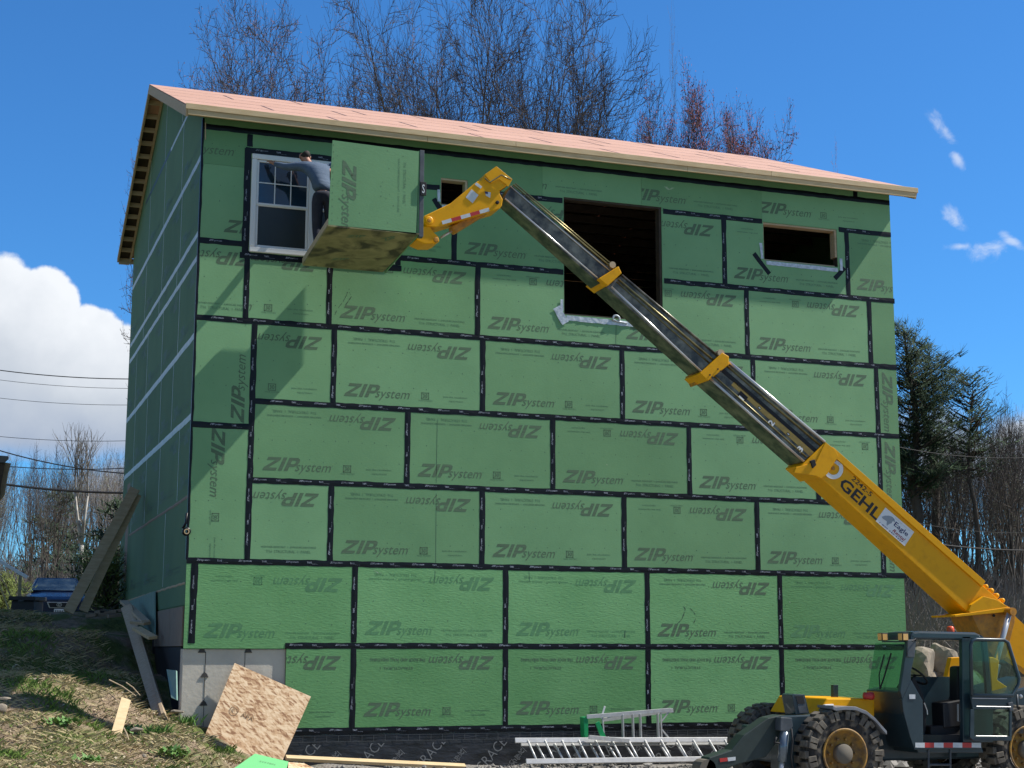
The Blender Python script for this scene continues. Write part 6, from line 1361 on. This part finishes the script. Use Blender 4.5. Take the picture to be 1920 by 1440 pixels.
# brush on the bank
mb = MB(); r = random.Random(5)
def brush(px0, px1, D0, D1, n, h0, h1):
    for k in range(n):
        D = r.uniform(D0, D1); px = r.uniform(px0, px1); b = gp(px, D); b.z += .1; h = r.uniform(h0, h1); d = Vector((r.gauss(0, .22), r.gauss(0, .22), 1)).normalized(); m_ = b+d*h*.5+Vector((r.gauss(0, .12), r.gauss(0, .12), 0))
        mb.path([b, m_, m_+(d+Vector((r.gauss(0, .3), r.gauss(0, .3), 0)))*h*.5], [.016, .011, .005], 3, cap=False)
        for _ in range(3):
            q = b.lerp(m_, r.uniform(.3, 1)); d2 = Vector((r.gauss(0, .6), r.gauss(0, .6), .8)).normalized(); mb.path([q, q+d2*h*r.uniform(.2, .45)], [.009, .004], 3, cap=False)
brush(1660, 1990, 34, 75, 4200, .8, 2.2); brush(-80, 300, 54, 88, 3600, 1.0, 3.2)
o = mb.build('brush', CEDAR, None, flip=False); tag(o, 'dense leafless brush covering the wooded slopes behind', None, kind='stuff')

# ---------------------------------------------------------------- boulders and stones
def rock(r, c, sx, sy, sz, m=ROCK, name='boulder', n=2):
    bm = bmesh.new(); bmesh.ops.create_icosphere(bm, subdivisions=n, radius=1.0)
    ph = [r.uniform(0, 6) for _ in range(6)]; az_ = r.uniform(0, 6); pl = [(Vector((r.gauss(0, 1), r.gauss(0, 1), r.gauss(0, .7))).normalized(), r.uniform(.55, .85)) for _ in range(7)]
    for v_ in bm.verts:
        p = v_.co.copy()
        for nn_, lim in pl:
            e_ = p.dot(nn_)-lim
            if e_ > 0: p -= nn_*e_
        p *= 1+.06*math.sin(p.x*4+ph[0])+.05*math.sin(p.y*5+ph[1])
        p = Vector((p.x*sx, p.y*sy, p.z*sz)); p.rotate(Matrix.Rotation(az_, 3, 'Z')); v_.co = p+Vector(c)
    mb = MB(); mb.origin = Vector(c); bm.verts.ensure_lookup_table(); mb.add([v_.co.copy() for v_ in bm.verts], [[x.index for x in f.verts] for f in bm.faces]); bm.free()
    return mb
r = random.Random(31)
lab = ['large flat faced boulder at the left of the pile behind the cab', 'tall upright pale boulder seen through the cab window', 'rounded boulder lying between the two bigger ones', 'boulder under the flat faced one in the pile', 'small pale rock wedged beneath the upright boulder', 'boulder half hidden behind the cab rear pillar', 'low boulder at the right foot of the pile', 'low boulder at the left foot of the pile']
for k, (px, py, s_) in enumerate([(1724, 1242, (.48, .4, .36)), (1770, 1243, (.30, .3, .44)), (1742, 1258, (.38, .35, .20)), (1718, 1262, (.4, .4, .25)), (1778, 1270, (.3, .3, .18)), (1832, 1248, (.4, .4, .42)), (1800, 1285, (.6, .5, .35)), (1730, 1288, (.6, .5, .35))]):
    c = dp(px, py, 28.5+.3*(k % 3)); mb = rock(r, c, *s_, n=3); tag(mb.build('boulder', ROCK, None), lab[k], 'boulder', 'boulders piled behind the cab')
# soil mound carrying the pile
c = dp(1765, 1320, 28.8); mb = rock(r, (c.x, c.y+.4, c.z-.5), 2.2, 1.4, 1.35, n=3); mb.origin = Vector((c.x, c.y+.4, c.z-.5)); tag(mb.build('spoil_mound', GROUND, None, smooth=True), 'mound of soil and stones under the boulder pile', None, kind='structure')
# loose stones and gravel: uncountable small stuff
mb = MB(); r = random.Random(12)
def pebble(c, s_):
    vs = [c+Vector((r.uniform(.5, 1.1)*a*s_, r.uniform(.5, 1.1)*b*s_, r.uniform(.4, .8)*d*s_)) for a, b, d in ((1,0,0),(-1,0,0),(0,1,0),(0,-1,0),(0,0,1),(0,0,-1))]
    mb.add(vs, [(0,2,4),(2,1,4),(1,3,4),(3,0,4),(2,0,5),(1,2,5),(3,1,5),(0,3,5)])
for k in range(5200):
    x = r.uniform(1.0, 14.5); y = r.uniform(-3.6, -.35) if r.random() < .7 else r.uniform(-6, -.4); s_ = abs(r.gauss(0, .022))+.012; pebble(Vector((x, y, H(x, y)+s_*.3)), s_)
for k in range(900):
    p = dp(r.uniform(1660, 1920), 1330, r.uniform(25, 31)); s_ = abs(r.gauss(0, .06))+.03; pebble(Vector((p.x, p.y, H(p.x, p.y)+s_*.3)), s_)
tag(mb.build('gravel', STONE, None, flip=False), 'loose grey gravel spread in front of the wall', None, kind='stuff')
# rubble heaps seen beneath the machine
for k, (px, py, D, s_, lb) in enumerate([(1712, 1420, 23.6, (.28, .22, .07), 'flat pale stone lying under the telehandler cab'), (1726, 1408, 24.2, (.16, .15, .12), 'grey lump of concrete under the front of the cab'), (1902, 1378, 23.2, (.14, .12, .16), 'muddy stone at the right edge beside the rear wheel'), (1690, 1405, 24.4, (.3, .2, .10), 'low grey slab just behind the near front wheel'), (1800, 1432, 24.2, (.35, .2, .12), 'curved pale shard under the cab step'), (1215, 1434, 22.9, (.12, .08, .03), 'small white shard in front of the long ladder')]):
    mb = rock(r, dp(px, py, D), *s_, n=2); tag(mb.build('rubble_stone', STONE if k % 2 else ROCK, None), lb, 'stone')
for k, (px, py, D, s_, lb) in enumerate([(4, 1328, 18.0, (.07, .06, .055), 'round cream stone at the left edge of the grass'), (68, 1274, 21.5, (.13, .06, .02), 'pale flat chip near the shadow edge on the hill'), (270, 1417, 16.6, (.035, .03, .02), 'small white chip on bare soil below the short board'), (333, 1334, 22.0, (.12, .06, .03), 'pale flat stone by the foot of the concrete corner'), (255, 1368, 19.0, (.10, .05, .03), 'long pale shard near the short board'), (8, 1080+230, 18.5, (.09, .05, .02), 'grey crumpled scrap at the left edge')]):
    mb = rock(r, dp(px, py, D), *s_, n=2); tag(mb.build('pale_stone', ROCK, None), lb, 'stone')
# ---------------------------------------------------------------- grass, straw and leaf litter on the bank
GR = mat('grass_blades', (.095, .18, .025), .7, c2=(.19, .28, .055), nscale=1.5); ST = mat('dry_straw', (.42, .34, .18), .8, c2=(.50, .42, .24), nscale=3); LF = mat('dead_leaves', (.30, .22, .13), .85, c2=(.55, .47, .33), nscale=6)
r = random.Random(9); gm, sm, lm = MB(), MB(), MB()
def blade(mb, c, h, w_, lean_):
    a = r.uniform(0, 6.28); d = Vector((math.cos(a), math.sin(a), 0)); s_ = Vector((-d.y, d.x, 0))*w_
    m_ = c+d*lean_*h*.35+Vector((0, 0, h*.6)); t = c+d*lean_*h+Vector((0, 0, h*.95)); mb.add([c-s_, c+s_, m_+s_*.7, t, m_-s_*.7], [(0, 1, 2, 3, 4)])
def nz2(x, y): return math.sin(x*1.9+1.3*math.sin(y*1.1))*math.cos(y*1.6-.7*x)+.5*math.sin(x*4.1+y*3.3)
cnt = 0
while cnt < 60000:
    y = -11+(r.random()**1.25)*24; x = r.uniform(-4.2, 1.1)
    if x > -.12 and y > -.05: continue
    if x > .2-.25*(y+1) or (x > -.1 and -5.2 < y < -2.6): continue
    q = nz2(x, y); g = H(x, y)-.01
    if q > .55 or r.random() < .15: blade(gm, Vector((x, y, g)), r.uniform(.03, .09)*(1.5 if q > .7 else 1), r.uniform(.002, .005), r.uniform(.3, 1.3))
    else: blade(sm, Vector((x, y, g)), r.uniform(.02, .07), r.uniform(.002, .004), r.uniform(1.5, 4))
    cnt += 1
for k in range(17000):
    y = -11+(r.random()**1.3)*21; x = r.uniform(-4.2, 1.1)
    if (x > -.12 and y > -.05) or x > .3-.25*(y+1): continue
    c = Vector((x, y, H(x, y)+r.uniform(.0, .03))); s_ = r.uniform(.008, .030)*(1.8 if r.random() < .04 else 1); a = Vector((r.gauss(0, 1), r.gauss(0, 1), r.gauss(0, .35))).normalized(); b = a.cross(Vector((r.gauss(0, .3), r.gauss(0, .3), 1))).normalized()
    lm.add([c+a*s_, c+b*s_*.6, c-a*s_, c-b*s_*.55+Vector((0, 0, .008))], [(0, 1, 2, 3)])
tag(gm.build('grass', GR, None, flip=False), 'short ragged grass growing over the bank', None, kind='stuff')
tag(sm.build('straw', ST, None, flip=False), 'flattened dry straw lying over the bank', None, kind='stuff')
tag(lm.build('leaf_litter', LF, None, flip=False), 'dead leaves scattered over the bank', None, kind='stuff')
# leafy weeds
for k, (px, py, D, lb) in enumerate([(172, 1378, 17.2, 'leafy green weed clump left of the short board'), (326, 1405, 18.6, 'dark leafy weed clump below the concrete corner'), (348, 1345, 22.2, 'bright grass tuft at the foot of the concrete corner'), (290, 1372, 19.6, 'fine green grass tuft near the lower plank end'), (240, 1322, 21.0, 'broad leafed weed beside the upper end of the short board'), (120, 1345, 18.4, 'spreading green weed patch in the sunlit grass')]):
    c = dp(px, py, D); c.z = H(c.x, c.y)-.02; mb = MB(); mb.origin = c.copy()
    for i in range(90 if k in (2, 3) else 110):
        o = c+Vector((r.gauss(0, .10), r.gauss(0, .10), 0))
        if k in (2, 3): blade(mb, o, r.uniform(.08, .22), .004, r.uniform(.2, .8))
        else:
            a = r.uniform(0, 6.28); d = Vector((math.cos(a), math.sin(a), r.uniform(.1, 1.2))).normalized(); L = r.uniform(.05, .13); s_ = Vector((-math.sin(a), math.cos(a), 0))*L*.28; o.z += r.uniform(0, .08)
            mb.add([o, o+d*L*.5+s_, o+d*L, o+d*L*.5-s_], [(0, 1, 2, 3)])
    tag(mb.build('weed', mat('weed_leaves', (.09, .20, .035), .6, c2=(.16, .30, .08), nscale=8), None, flip=False), lb, 'plant')
# thin dead sticks
for k, (a, b, D, lb) in enumerate([((205, 1275), (255, 1305), 22, 'longer dead stick lying on the dark bank'), ((237, 1280), (263, 1304), 22.3, 'shorter dead stick beside the longer one'), ((232, 1365), (242, 1398), 19.3, 'thin brown stick leaning right of the short board'), ((0, 1186), (13, 1180), 24, 'grey stick at the left edge of the shaded bank')]):
    p, q = dp(*a, D), dp(*b, D*.985); p.z = max(p.z, H(p.x, p.y)+.01); q.z = max(q.z, H(q.x, q.y)+.01); mb = MB(); mb.origin = p.copy(); mb.path([p, p.lerp(q, .5)+Vector((0, 0, .02)), q], [.010, .009, .006], 5); tag(mb.build('stick', WOOD_GREY, None), lb, 'stick')
